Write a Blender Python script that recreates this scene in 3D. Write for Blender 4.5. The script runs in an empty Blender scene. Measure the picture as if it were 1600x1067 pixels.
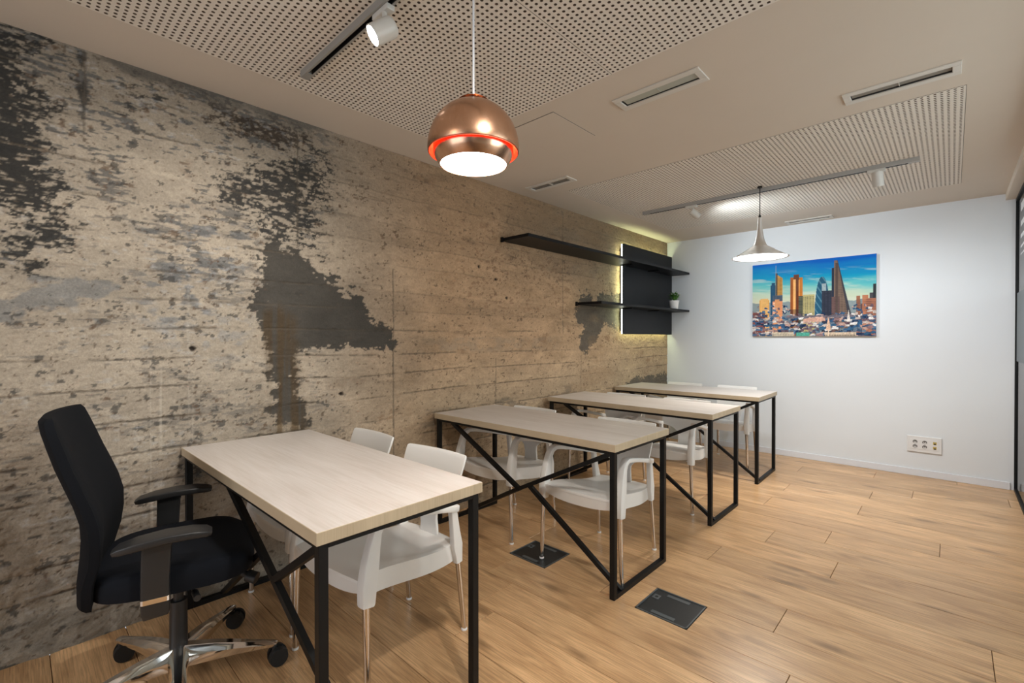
import bpy, bmesh, math, random
import numpy as np
from mathutils import Vector, Matrix
random.seed(7); RNG = np.random.RandomState(11)
S = bpy.context.scene; C = bpy.context.scene.collection
PI = math.pi
H = 2.45; D = 5.64; XR = 2.988; YB = -2.6; XO = 4.7

# ---------------------------------------------------------------- camera, world, lights, exposure
cd = bpy.data.cameras.new('camera'); cam = bpy.data.objects.new('camera', cd); C.objects.link(cam)
cd.sensor_fit = 'HORIZONTAL'; cd.sensor_width = 36.0; cd.lens = 731.7105/1600*36.0; cd.clip_start = 0.01
yaw, pitch, roll = .7543, -.0075, -.0006
F = Vector((-math.sin(yaw)*math.cos(pitch), math.cos(yaw)*math.cos(pitch), math.sin(pitch)))
R0 = Vector((math.cos(yaw), math.sin(yaw), 0)); U0 = R0.cross(F)
R1 = R0*math.cos(roll)+U0*math.sin(roll); U1 = -R0*math.sin(roll)+U0*math.cos(roll)
M = Matrix((R1, U1, -F)).transposed().to_4x4(); M.translation = Vector((2.6114, 0, 1.2583))
cam.matrix_world = M; S.camera = cam
S.view_settings.view_transform = 'Standard'; S.view_settings.look = 'None'
S.view_settings.gamma = 1.0; S.view_settings.use_curve_mapping = False
S.view_settings.exposure = 1.25

w = bpy.data.worlds.new('world'); S.world = w; w.use_nodes = True
w.node_tree.nodes['Background'].inputs[0].default_value = (.80, .88, 1.0, 1)
w.node_tree.nodes['Background'].inputs[1].default_value = .6

def aim(o, d):
    o.rotation_euler = Vector(d).to_track_quat('-Z', 'Y').to_euler()
def area(name, loc, d, sx, sy, e, col):
    l = bpy.data.lights.new(name, 'AREA'); l.shape = 'RECTANGLE'; l.size = sx; l.size_y = sy
    l.energy = e; l.color = col
    o = bpy.data.objects.new(name, l); C.objects.link(o); o.location = loc; aim(o, d); return o
def spot(name, loc, d, e, col, ang=110, blend=1.0, rad=.03):
    l = bpy.data.lights.new(name, 'SPOT'); l.energy = e; l.color = col
    l.spot_size = math.radians(ang); l.spot_blend = blend; l.shadow_soft_size = rad
    o = bpy.data.objects.new(name, l); C.objects.link(o); o.location = loc; aim(o, d); return o
COOL = (.86, .93, 1.0); NEUT = (1.0, .97, .93); WARM = (1.0, .86, .68)
area('rear_fill_light', (1.6, YB+.05, 1.35), (0, 1, 0), 2.5, 1.9, 9, COOL)  # unseen soft fill added behind the camera
area('daylight_side_window', (XO-.06, 3.2, 1.5), (-1, .1, -.1), 3.6, 1.6, 46, COOL)
area('rear_ceiling_fill_light', (1.6, -1.5, H-.03), (0, 0, -1), .6, 1.2, 5, WARM)  # extra fill added under the rear ceiling, no lamp body
spot('track_spot_wall_light', (1.09, .80, 2.235), (-.66, -.30, -.60), 16, (1.0, .97, .92), 104, 1.0, .028)
spot('track_spot_side_light', (2.35, .72, 2.25), (-.50, .05, -.80), 26, (1.0, .95, .88), 130, 1.0, .028)
spot('track_spot_back_light', (.995, 4.17, 2.255), (.50, .78, -.34), 24, (.80, .91, 1.0), 140, 1.0, .05)
spot('track_spot_aisle_light', (2.25, 4.17, 2.26), (.05, .55, -.75), 30, (.92, .96, 1.0), 120, 1.0, .028)
spot('copper_pendant_light', (1.49, 1.013, 1.80), (0, 0, -1), 11, (1.0, .95, .88), 165, 1.0, .09)
spot('silver_pendant_light', (1.504, 4.03, 1.875), (0, 0, -1), 34, (1.0, .94, .84), 168, 1.0, .16)

pt = bpy.data.lights.new('pendant_bulb_light', 'POINT'); pt.energy = 1.6; pt.color = (1, .93, .85); pt.shadow_soft_size = .03
pto = bpy.data.objects.new('pendant_bulb_light', pt); C.objects.link(pto); pto.location = (1.4915, 1.0125, 1.925)

# ---------------------------------------------------------------- materials
def lin(r, g, b):
    f = lambda c: (c/255/12.92) if c/255 <= .04045 else ((c/255+.055)/1.055)**2.4
    return (f(r), f(g), f(b), 1)
def mat(name, col=(.5, .5, .5, 1), rough=.5, metal=0., spec=.5, **k):
    m = bpy.data.materials.new(name); m.use_nodes = True
    b = m.node_tree.nodes['Principled BSDF']
    b.inputs['Base Color'].default_value = col; b.inputs['Roughness'].default_value = rough
    b.inputs['Metallic'].default_value = metal; b.inputs['Specular IOR Level'].default_value = spec
    for kk, v in k.items(): b.inputs[kk.replace('_', ' ')].default_value = v
    return m
def nd(m, t, **k):
    n = m.node_tree.nodes.new(t)
    for kk, v in k.items():
        if kk.startswith('i_'): n.inputs[kk[2:].replace('_', ' ')].default_value = v
        else: setattr(n, kk, v)
    return n
def ln(m, a, ao, b, bi): m.node_tree.links.new(a.outputs[ao], b.inputs[bi])
def bs(m): return m.node_tree.nodes['Principled BSDF']
def noise_mat(name, c1, c2, scale=40, rough=.5, bump=.0, bscale=None, metal=0, stretch=(1, 1, 1), spec=.5, bdist=.002):
    m = mat(name, c1, rough, metal, spec)
    tc = nd(m, 'ShaderNodeTexCoord'); mp = nd(m, 'ShaderNodeMapping'); mp.inputs['Scale'].default_value = stretch
    ln(m, tc, 'Object', mp, 'Vector')
    n = nd(m, 'ShaderNodeTexNoise', i_Scale=scale, i_Detail=5.0); ln(m, mp, 'Vector', n, 'Vector')
    mx = nd(m, 'ShaderNodeMix', data_type='RGBA'); mx.inputs[6].default_value = c1; mx.inputs[7].default_value = c2
    ln(m, n, 'Fac', mx, 0); m.node_tree.links.new(mx.outputs[2], bs(m).inputs['Base Color'])
    if bump:
        n2 = nd(m, 'ShaderNodeTexNoise', i_Scale=bscale or scale, i_Detail=4.0); ln(m, mp, 'Vector', n2, 'Vector')
        b = nd(m, 'ShaderNodeBump', i_Strength=bump, i_Distance=bdist); ln(m, n2, 'Fac', b, 'Height'); ln(m, b, 'Normal', bs(m), 'Normal')
    return m
def emit(name, col, e):
    m = mat(name, col, .5); b = bs(m); b.inputs['Emission Color'].default_value = col
    b.inputs['Emission Strength'].default_value = e; return m

M_ceil = noise_mat('ceiling_paint', (.64, .56, .47, 1), (.66, .58, .49, 1), 6, .85)
M_wall = noise_mat('white_wall_paint', (.70, .715, .725, 1), (.72, .735, .745, 1), 5, .6, .15, 220, bdist=.0006)
M_base = mat('white_gloss_paint', (.70, .70, .72, 1), .35)
M_perf = noise_mat('perforated_board', (.76, .70, .62, 1), (.78, .72, .64, 1), 8, .8)
M_holeshade = mat('hole_wall_shade', (.20, .15, .11, 1), .9)  # walls of the punched holes, their shade put into the colour
M_perfback = mat('acoustic_fleece', (.13, .105, .085, 1), .95)
M_black = noise_mat('black_powder_coat', (.0035, .0033, .0035, 1), (.005, .005, .005, 1), 300, .48, .1, 600, spec=.28, bdist=.0003)
M_shelf = noise_mat('black_lacquered_metal', (.003, .003, .0035, 1), (.004, .004, .005, 1), 60, .45, spec=.25)
M_panel = noise_mat('charcoal_panel', (.008, .009, .011, 1), (.012, .013, .016, 1), 12, .5, spec=.3)
M_white = noise_mat('white_plastic', (.74, .715, .68, 1), (.76, .735, .70, 1), 12, .33)
M_whiteplate = mat('white_socket_plastic', (.72, .70, .68, 1), .35)
M_chrome = mat('polished_leg_metal', (.72, .68, .64, 1), .16, 1.0)
M_alu = noise_mat('brushed_aluminium', (.80, .79, .78, 1), (.90, .89, .88, 1), 90, .36, .06, 120, 1.0, (1, 1, .05))
M_basealu = mat('polished_aluminium_base', (.80, .77, .74, 1), .10, 1.0)
M_cop = noise_mat('brushed_copper', (.62, .34, .20, 1), (.80, .50, .34, 1), 60, .26, .06, 90, 1.0, (1, 1, .04))
M_cored = mat('orange_lacquer', (.92, .20, .09, 1), .35)
M_fab = noise_mat('black_upholstery', (.004, .0045, .006, 1), (.009, .010, .013, 1), 500, .95, .4, 900, spec=.15, bdist=.0006)
M_seatfab = noise_mat('black_seat_fabric', (.004, .005, .008, 1), (.008, .010, .015, 1), 500, .9, .4, 900, spec=.2, bdist=.0006)
M_arm = mat('dark_grey_plastic', (.020, .020, .021, 1), .42)
M_rub = mat('black_rubber', (.008, .008, .008, 1), .6)
M_track = mat('track_grey_metal', (.40, .385, .36, 1), .4, .3)
M_dark = mat('dark_slot', (.012, .012, .012, 1), .6)
M_spotw = mat('spot_white_paint', (.62, .59, .54, 1), .4)
M_vent = mat('vent_white_metal', (.66, .62, .56, 1), .45)
M_ventin = mat('vent_interior', (.035, .03, .026, 1), .8)
M_louv = mat('vent_louvre_metal', (.36, .33, .28, 1), .45, .2)
M_ventglass = mat('diffuser_panel', (.42, .43, .37, 1), .35)
M_box = mat('floor_box_dark', (.006, .007, .008, 1), .4)
M_boxrim = mat('floor_box_rim', (.10, .11, .115, 1), .35, .3)
M_pot = mat('white_pot', (.80, .78, .76, 1), .4)
M_leaf = noise_mat('plant_leaf', (.05, .15, .02, 1), (.11, .27, .05, 1), 40, .5)
M_flow = mat('white_petals', (.85, .83, .80, 1), .6)
M_soil = mat('potting_soil', (.03, .02, .012, 1), .9)
M_gold = mat('socket_contacts', (.55, .42, .12, 1), .35, .6)
M_hole = mat('socket_recess', (.10, .09, .08, 1), .5)
M_glow = emit('lamp_diffuser', (1, .985, .96, 1), 9)
M_spotglow = emit('spot_lens_glow', (.92, .97, 1, 1), 22)
M_led = emit('led_strip_glow', (.90, 1.0, .55, 1), 6)
M_ledvis = emit('led_strip_side', (.97, 1.0, .86, 1), 3)
M_fgrey = mat('frosted_grey_film', (.16, .18, .19, 1), .6)
M_fwhite = mat('frosted_white_film', (.75, .76, .78, 1), .6)

def wood(name, ca, cb, cc, rough, sx=1.2, sy=14, coat=0, seam=True, rnd=True, knots=True, bumpk=.12, axis=0, roughnoise=False, strength=1.0):
    m = mat(name, ca, rough, 0, .5)
    tc = nd(m, 'ShaderNodeTexCoord')
    add = nd(m, 'ShaderNodeVectorMath', operation='ADD')
    ln(m, tc, 'Object', add, 0)
    if rnd:
        oi = nd(m, 'ShaderNodeObjectInfo'); ml = nd(m, 'ShaderNodeVectorMath', operation='SCALE'); ml.inputs['Scale'].default_value = 37.
        cm = nd(m, 'ShaderNodeCombineXYZ')
        ln(m, oi, 'Random', cm, 'X'); ln(m, oi, 'Random', cm, 'Y'); ln(m, cm, 'Vector', ml, 0); ln(m, ml, 'Vector', add, 1)
    # broad figure
    mp = nd(m, 'ShaderNodeMapping'); mp.inputs['Scale'].default_value = (sx, sy*.45, 2)
    ln(m, add, 'Vector', mp, 'Vector')
    n1 = nd(m, 'ShaderNodeTexNoise', i_Scale=1.3, i_Detail=6.0, i_Roughness=.55, i_Distortion=1.4); ln(m, mp, 'Vector', n1, 'Vector')
    r1 = nd(m, 'ShaderNodeValToRGB'); r1.color_ramp.elements[0].position = .30; r1.color_ramp.elements[1].position = .72
    r1.color_ramp.elements[0].color = cb; r1.color_ramp.elements[1].color = ca
    e = r1.color_ramp.elements.new(.52); e.color = tuple((a+b)/2 for a, b in zip(ca, cb))
    ln(m, n1, 'Fac', r1, 'Fac')
    # fine grain
    mp2 = nd(m, 'ShaderNodeMapping'); mp2.inputs['Scale'].default_value = (sx*2.2, sy*6, 2)
    ln(m, add, 'Vector', mp2, 'Vector')
    n2 = nd(m, 'ShaderNodeTexNoise', i_Scale=2.2, i_Detail=5.0, i_Roughness=.6, i_Distortion=.6); ln(m, mp2, 'Vector', n2, 'Vector')
    r2 = nd(m, 'ShaderNodeValToRGB'); r2.color_ramp.elements[0].position = .36; r2.color_ramp.elements[1].position = .60
    g0 = 1-.26*strength
    r2.color_ramp.elements[0].color = (g0, g0*.985, g0*.96, 1); r2.color_ramp.elements[1].color = (1, 1, 1, 1)
    ln(m, n2, 'Fac', r2, 'Fac')
    mx = nd(m, 'ShaderNodeMix', data_type='RGBA', blend_type='MULTIPLY'); mx.inputs[0].default_value = 1
    m.node_tree.links.new(r1.outputs[0], mx.inputs[6]); m.node_tree.links.new(r2.outputs[0], mx.inputs[7])
    out = mx.outputs[2]
    if knots:
        mp3 = nd(m, 'ShaderNodeMapping'); mp3.inputs['Scale'].default_value = (2.0, 7.0, 2)
        ln(m, add, 'Vector', mp3, 'Vector')
        v = nd(m, 'ShaderNodeTexVoronoi', i_Scale=1.1); ln(m, mp3, 'Vector', v, 'Vector')
        n3 = nd(m, 'ShaderNodeTexNoise', i_Scale=9.0, i_Detail=3.0); ln(m, add, 'Vector', n3, 'Vector')
        ad = nd(m, 'ShaderNodeMath', operation='MULTIPLY_ADD'); ad.inputs[1].default_value = .22
        ln(m, n3, 'Fac', ad, 0); ln(m, v, 'Distance', ad, 2)
        r3 = nd(m, 'ShaderNodeValToRGB'); r3.color_ramp.elements[0].position = .17; r3.color_ramp.elements[1].position = .36
        r3.color_ramp.elements[0].color = (1, 1, 1, 1); r3.color_ramp.elements[1].color = (0, 0, 0, 1)
        ln(m, ad, 'Value', r3, 'Fac')
        sc = nd(m, 'ShaderNodeMath', operation='MULTIPLY'); sc.inputs[1].default_value = .75; m.node_tree.links.new(r3.outputs[0], sc.inputs[0])
        mk = nd(m, 'ShaderNodeMix', data_type='RGBA'); m.node_tree.links.new(sc.outputs[0], mk.inputs[0])
        m.node_tree.links.new(out, mk.inputs[6]); mk.inputs[7].default_value = cc
        out = mk.outputs[2]
    if rnd:
        hv = nd(m, 'ShaderNodeHueSaturation'); mr = nd(m, 'ShaderNodeMapRange'); mr.inputs['To Min'].default_value = .87; mr.inputs['To Max'].default_value = 1.10
        oi2 = nd(m, 'ShaderNodeObjectInfo'); ln(m, oi2, 'Random', mr, 'Value'); ln(m, mr, 'Result', hv, 'Value')
        m.node_tree.links.new(out, hv.inputs['Color']); out = hv.outputs[0]
    m.node_tree.links.new(out, bs(m).inputs['Base Color'])
    b = nd(m, 'ShaderNodeBump', i_Strength=bumpk, i_Distance=.001); ln(m, n2, 'Fac', b, 'Height'); ln(m, b, 'Normal', bs(m), 'Normal')
    return m
M_floor = wood('oak_floor', (.78, .49, .255, 1), (.50, .285, .135, 1), (.20, .11, .05, 1), .32, strength=1.35)
M_desk = wood('whitened_oak', (.69, .64, .605, 1), (.58, .52, .475, 1), (.50, .41, .33, 1), .40, .8, 9, knots=False, bumpk=.05, strength=.35)
M_deskedge = wood('shaded_edge_band', (.55, .44, .30, 1), (.47, .37, .25, 1), (.3, .2, .1, 1), .45, 1.0, 12, knots=False, bumpk=.05, strength=.4)  # tan edge band, with its shade worked into the darker tone

# ---------------------------------------------------------------- helpers
def tag(o, label=None, cat=None, group=None, kind=None):
    if label: o['label'] = label
    if cat: o['category'] = cat
    if group: o['group'] = group
    if kind: o['kind'] = kind
    return o
def root(name, loc, rz=0, **k):
    o = bpy.data.objects.new(name, None); C.objects.link(o); o.location = loc; o.rotation_euler = (0, 0, rz)
    o.empty_display_size = .1
    return tag(o, **k)
def link(name, me, m, parent=None, smooth=False, loc=None):
    if m is not None and not me.materials:
        for x in (m if isinstance(m, (list, tuple)) else [m]): me.materials.append(x)
    if smooth:
        me.polygons.foreach_set('use_smooth', [True]*len(me.polygons))
    o = bpy.data.objects.new(name, me); C.objects.link(o)
    if parent is not None: o.parent = parent
    if loc is not None: o.location = loc
    return o
def fin(name, bm, m, parent=None, smooth=False, loc=None, bevel=0, seg=2, ang=35):
    if bevel:
        es = [e for e in bm.edges if len(e.link_faces) == 2 and e.calc_face_angle(0) > math.radians(ang)]
        bmesh.ops.bevel(bm, geom=es, offset=bevel, segments=seg, profile=.5, affect='EDGES', clamp_overlap=True)
    bmesh.ops.recalc_face_normals(bm, faces=bm.faces)
    me = bpy.data.meshes.new(name); bm.to_mesh(me); bm.free()
    o = link(name, me, m, parent, False, loc)
    if smooth:
        me.polygons.foreach_set('use_smooth', [True]*len(me.polygons))
        try: me.set_sharp_from_angle(angle=math.radians(40))
        except Exception: pass
    return o
def BM(): return bmesh.new()
def box(bm, x0, x1, y0, y1, z0, z1):
    r = bmesh.ops.create_cube(bm, size=1)['verts']
    for v in r: v.co = Vector(((x0+x1)/2+v.co.x*(x1-x0), (y0+y1)/2+v.co.y*(y1-y0), (z0+z1)/2+v.co.z*(z1-z0)))
    return r
def bar(bm, a, b, wd, ht=None):
    a = Vector(a); b = Vector(b); d = b-a; L = d.length; ht = ht or wd
    r = bmesh.ops.create_cube(bm, size=1)['verts']
    q = d.to_track_quat('X', 'Z').to_matrix()
    for v in r: v.co = a+d/2+q@Vector((v.co.x*L, v.co.y*wd, v.co.z*ht))
def cyl(bm, a, b, r1, r2=None, n=20, caps=True):
    a = Vector(a); b = Vector(b); d = b-a; r2 = r1 if r2 is None else r2
    q = d.to_track_quat('Z', 'Y').to_matrix()
    va = []; vb = []
    for i in range(n):
        t = 2*PI*i/n; p = Vector((math.cos(t), math.sin(t), 0))
        va.append(bm.verts.new(a+q@(p*r1))); vb.append(bm.verts.new(b+q@(p*r2)))
    for i in range(n):
        j = (i+1) % n; bm.faces.new((va[i], va[j], vb[j], vb[i]))
    if caps: bm.faces.new(va[::-1]); bm.faces.new(vb)
def lathe(bm, prof, n=48, cx=0, cy=0):
    rings = []
    for r, z in prof:
        if r < 1e-5: rings.append([bm.verts.new((cx, cy, z))])
        else: rings.append([bm.verts.new((cx+r*math.cos(2*PI*i/n), cy+r*math.sin(2*PI*i/n), z)) for i in range(n)])
    for a, b in zip(rings, rings[1:]):
        for i in range(n):
            j = (i+1) % n
            if len(a) == 1 and len(b) > 1: bm.faces.new((a[0], b[j], b[i]))
            elif len(b) == 1 and len(a) > 1: bm.faces.new((a[i], a[j], b[0]))
            elif len(a) > 1: bm.faces.new((a[i], a[j], b[j], b[i]))
def sweep(bm, path, n_round=3):
    # path: list of (point, width_x, depth, normal angle given by lateral +X) ; cross-section rounded rect
    pts = [Vector(p[0]) for p in path]; rings = []
    for k, (p, wx, dd) in enumerate(path):
        t = (pts[min(k+1, len(pts)-1)]-pts[max(k-1, 0)]).normalized()
        lat = Vector((1, 0, 0)); lat = (lat-t*lat.dot(t)).normalized(); nn = t.cross(lat).normalized()
        rr = min(wx, dd)*.2; ring = []
        for cxs, cys, a0 in ((1, 1, 0), (-1, 1, 90), (-1, -1, 180), (1, -1, 270)):
            for q in range(n_round):
                a = math.radians(a0+90*q/(n_round-1))
                ring.append(bm.verts.new(Vector(p)+lat*(cxs*(wx/2-rr)+rr*math.cos(a))+nn*(cys*(dd/2-rr)+rr*math.sin(a))))
        rings.append(ring)
    n = len(rings[0])
    for a, b in zip(rings, rings[1:]):
        for i in range(n): bm.faces.new((a[i], a[(i+1) % n], b[(i+1) % n], b[i]))
    bm.faces.new(rings[0][::-1]); bm.faces.new(rings[-1])
def prism(bm, pts, z0, z1):
    lo = [bm.verts.new((x, y, z0)) for x, y in pts]; hi = [bm.verts.new((x, y, z1)) for x, y in pts]
    bm.faces.new(lo[::-1]); bm.faces.new(hi)
    for i in range(len(pts)):
        j = (i+1) % len(pts); bm.faces.new((lo[i], lo[j], hi[j], hi[i]))
def npmesh(name, V, Fq):
    me = bpy.data.meshes.new(name); nv = len(V); nf = len(Fq)
    me.vertices.add(nv); me.vertices.foreach_set('co', np.asarray(V, np.float32).ravel())
    me.loops.add(nf*4); me.loops.foreach_set('vertex_index', np.asarray(Fq, np.int32).ravel())
    me.polygons.add(nf); me.polygons.foreach_set('loop_start', np.arange(0, nf*4, 4, dtype=np.int32))
    me.update(calc_edges=True); return me
def copy_tree(o, parent=None):
    c = o.copy(); C.objects.link(c); c.parent = parent
    for ch in list(o.children): copy_tree(ch, c)
    return c
def fade(t): return t*t*(3-2*t)
def vnoise(x, y, seed=0):
    r = np.random.RandomState(seed); T = r.rand(256, 256)
    xi = np.floor(x).astype(int); yi = np.floor(y).astype(int); fx = fade(x-xi); fy = fade(y-yi)
    a = T[xi & 255, yi & 255]; b = T[(xi+1) & 255, yi & 255]; c = T[xi & 255, (yi+1) & 255]; d = T[(xi+1) & 255, (yi+1) & 255]
    return (a*(1-fx)+b*fx)*(1-fy)+(c*(1-fx)+d*fx)*fy
def fbm(x, y, oct=5, seed=0, gain=.55):
    s = 0; a = 1; t = 0
    for o in range(oct):
        s = s+a*vnoise(x*2**o+17.3*o, y*2**o+9.1*o, seed+o); t += a; a *= gain
    return s/t
def sst(a, b, x):
    t = np.clip((x-a)/(b-a), 0, 1); return t*t*(3-2*t)
def sdist(px, py, poly):   # signed distance, negative inside
    P = np.array(poly); n = len(P); dmin = np.full(px.shape, 1e9); ins = np.zeros(px.shape, bool)
    for i in range(n):
        a = P[i]; b = P[(i+1) % n]; e = b-a; wx = px-a[0]; wy = py-a[1]
        t = np.clip((wx*e[0]+wy*e[1])/(e@e+1e-12), 0, 1); dmin = np.minimum(dmin, (wx-t*e[0])**2+(wy-t*e[1])**2)
        c = (a[1] > py) != (b[1] > py)
        xi = a[0]+(py-a[1])*(e[0])/(e[1] if abs(e[1]) > 1e-9 else 1e-9)
        ins ^= c & (px < xi)
    d = np.sqrt(dmin); return np.where(ins, -d, d)

# ---------------------------------------------------------------- concrete wall (wall_left)
POLY = {
 'big': [(0.912, 1.761), (0.983, 1.758), (1.084, 1.727), (1.191, 1.632), (1.285, 1.624), (1.305, 1.551), (1.447, 1.503), (1.476, 1.408), (1.555, 1.331), (1.67, 1.312), (1.674, 1.189), (1.082, 1.185), (1.068, 1.147), (1.064, 1.007), (1.088, 0.899), (1.108, 0.783), (0.946, 0.784), (0.94, 0.88), (0.931, 1.016), (0.916, 1.152), (0.885, 1.319), (0.84, 1.384), (0.871, 1.484), (0.856, 1.615), (0.872, 1.716)],
 'brown': [(0.86, 1.352), (0.961, 1.45), (1.056, 1.357), (1.068, 1.147), (1.067, 0.971), (1.125, 0.62), (0.93, 0.62), (0.931, 1.016), (0.90, 1.152)],
 'upper': [(0.699, 2.052), (0.77, 2.149), (0.92, 2.207), (1.086, 2.271), (1.193, 2.32), (1.249, 2.208), (1.26, 2.1), (1.237, 1.912), (1.191, 1.723), (1.119, 1.732), (1.05, 1.809), (0.983, 1.765), (0.903, 1.786), (0.842, 1.859), (0.754, 1.89), (0.685, 1.908), (0.671, 1.983)],
 'left': [(-0.3, 2.449), (0.073, 2.432), (0.081, 2.285), (0.072, 2.132), (0.089, 2.012), (0.115, 1.943), (0.153, 1.768), (0.123, 1.639), (0.051, 1.553), (-0.0, 1.572), (0.018, 1.746), (-0.3, 1.76)],
 'grayL': [(-0.2, 1.36), (-0.015, 1.412), (0.016, 1.451), (0.068, 1.488), (0.159, 1.501), (0.299, 1.473), (0.278, 1.431), (0.14, 1.396), (0.032, 1.378), (-0.01, 1.328), (-0.2, 1.25)],
 'streak': [(0.184, 2.444), (0.208, 2.439), (0.211, 2.336), (0.215, 2.18), (0.241, 2.165), (0.192, 2.147), (0.193, 2.304)],
 'top1': [(0.402, 2.437), (0.556, 2.433), (0.581, 2.322), (0.459, 2.308), (0.346, 2.198), (0.241, 2.19), (0.346, 2.309)],
 'top2': [(0.673, 2.385), (0.8, 2.415), (0.953, 2.385), (1.121, 2.37), (1.086, 2.289), (0.921, 2.274), (0.77, 2.277), (0.659, 2.319)],
 'topband': [(0.243, 2.50), (0.582, 2.52), (1.25, 2.50), (1.25, 2.42), (0.859, 2.395), (0.581, 2.402), (0.347, 2.40)],
 'shelf': [(3.754, 1.709), (3.907, 1.701), (3.999, 1.579), (4.092, 1.701), (4.5, 1.758), (4.6, 1.313), (4.177, 1.41), (3.942, 1.181), (3.83, 1.12), (3.754, 1.184), (3.797, 1.37), (3.67, 1.459)],
 'far': [(4.567, 0.733), (4.927, 0.801), (5.7, 0.797), (5.7, 0.644)],
 'mid': [(0.376, 1.816), (0.579, 1.886), (0.857, 1.845), (0.856, 1.615), (0.738, 1.475), (0.655, 1.346), (0.454, 1.282), (0.341, 1.393), (0.409, 1.624)],
 'low': [(-0.3, 0.70), (0.136, 0.66), (0.45, 0.60), (0.497, 0.458), (0.447, -.1), (-0.3, -.1)],
 'gmid': [(0.385, 1.395), (0.577, 1.434), (0.855, 1.384), (0.839, 1.154), (0.654, 1.129), (0.407, 1.225)],
}
def build_concrete():
    ys = np.concatenate([np.linspace(YB, -1.5, 6)[:-1], np.arange(-1.5, -.10, .009), np.arange(-.10, 2.2, .0048), np.arange(2.2, D, .0075), [D]])
    zs = np.linspace(0, H, 500)
    Y, Z = np.meshgrid(ys, zs, indexing='ij')
    seams = [2.32, 2.17, 2.00, 1.86, 1.715, 1.565, 1.435, 1.30, 1.165, 1.03, .885, .75, .61, .48, .35, .23, .11]
    wob = (fbm(Y*1.3, Z*2, 3, 5)-.5)*.03
    Zw = Z+wob
    seamd = np.full(Y.shape, 9.); board = np.zeros(Y.shape)
    offs = RNG.rand(40)
    for k, s in enumerate(seams):
        tilt = .006*math.sin(k*2.1)
        dz = np.abs(Zw-(s+tilt*Y)); seamd = np.minimum(seamd, dz); board += (Zw > s+tilt*Y)
    board = board.astype(int)
    yb = (fbm(Z*3, Z*3, 2, 44)-.5)*.01
    vj = np.full(Y.shape, 9.)
    for yv, z0, z1 in ((.205, 2.1, 2.45), (1.672, .3, 1.7), (1.07, 1.75, 2.35), (3.47, 1.3, 2.42), (3.76, .2, 1.15), (2.6, .6, 1.1)):
        vj = np.where((Z > z0) & (Z < z1), np.minimum(vj, np.abs(Y-yv-yb)), vj)
    f1 = fbm(Y*5, Z*9, 6, 1); f2 = fbm(Y*14, Z*26, 5, 20); f3 = fbm(Y*45, Z*60, 4, 30); big = fbm(Y*1.2, Z*1.4, 4, 50)
    fs = fbm(Y*4, Z*34, 5, 60)           # horizontal grain streaks from the boards
    fw = fbm(Y*7, Z*9, 5, 70); hi = fbm(Y*70, Z*90, 3, 80)
    drip = fbm(Y*40, Z*1.5, 4, 90); br = fbm(Y*22, Z*95, 4, 95); bk = f3*.4+br*.35+f2*.25
    def pm(k, amp=.10, soft=.012, nz=None):
        nz = f2*.45+f1*.35+f3*.2 if nz is None else nz
        return 1-sst(-soft, soft, sdist(Y, Z, POLY[k])+(nz-.5)*amp)
    base = np.stack([.47+0*Y, .37+0*Y, .265+0*Y], -1)
    cold = np.array([.39, .325, .25]); warm = np.array([.43, .275, .158])
    t = sst(.9, 2.2, Y)[..., None]; col = cold*(1-t)+warm*t  # greyer left end: neutral spot light painted into the concrete colour
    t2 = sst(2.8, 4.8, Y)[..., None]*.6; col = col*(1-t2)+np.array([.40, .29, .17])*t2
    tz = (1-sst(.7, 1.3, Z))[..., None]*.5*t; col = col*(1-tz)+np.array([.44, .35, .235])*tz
    v = .80+.40*f1; v *= .88+.24*f2; v *= .85+.3*big; v *= .84+.32*hi; v *= .92+.16*br; v *= 1-.22*sst(1.75, 2.4, Z)  # last factor paints the weaker light towards the ceiling
    v *= (.93+.14*offs[board])
    # warm rusty blotches
    col = col*v[..., None]
    rust = sst(.66, .78, fbm(Y*9, Z*12, 5, 120))*sst(.5, .7, fbm(Y*1.5, Z*1.5, 2, 130))*.55
    col = col*(1-rust[..., None])+np.array([.20, .105, .05])*rust[..., None]
    # horizontal streak staining
    st = sst(.60, .76, fs)*(.15+.45*sst(.45, .65, fw)); col = col*(1-.42*st)[..., None]
    dark = np.array([.032, .030, .027]); brown = np.array([.075, .046, .020]); grey = np.array([.25, .24, .22])
    def mixin(mask, c):
        nonlocal col
        m_ = np.clip(mask, 0, 1)[..., None]; col = col*(1-m_)+np.array(c)*(.75+.5*f2)[..., None]*m_
    # grey scrubbed zones
    mixin(pm('gmid', .30, .06)*sst(.50, .62, f2)*.5, (.24, .24, .235))
    mixin(pm('mid', .30, .08)*sst(.53, .60, f2*.6+fs*.4)*.75, (.13, .135, .14))
    mixin(pm('grayL', .2, .012)*.8, (.20, .195, .185))
    mixin(pm('low', .20, .05)*(.35+.5*sst(.42, .58, f1)), (.23, .205, .17))
    mixin(sst(.555, .60, br*.40+fw*.35+f2*.25)*sst(.0, .3, 1.4-Y)*(Z > .5)*(.45+.4*sst(1.5, 2.1, Z)), (.085, .084, .082))
    # small dark scabs, denser on the left
    sc = fbm(Y*30, Z*48, 4, 200); dens = .74-.035*(1-sst(.2, 1.4, Y))
    mixin(sst(0, .03, sc-dens+.07*sst(.5, .65, fw))*.75*sst(0, .2, 1.45-Y), dark*1.6)
    sc3 = fbm(Y*48, Z*60, 3, 220); mixin(sst(0, .03, sc3-.755+.05*sst(.5, .65, fw))*.7, (.09, .055, .032))
    sc2 = fbm(Y*22, Z*40, 4, 210)
    mixin(sst(.0, .04, sc2-.72)*.7*sst(.45, .6, fw), (.12, .07, .04))
    # large patches
    n5 = f2*.35+f3*.35+f1*.3
    mixin(pm('upper', .8, .01, n5)*sst(.42, .50, bk)*.95, dark)
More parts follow.
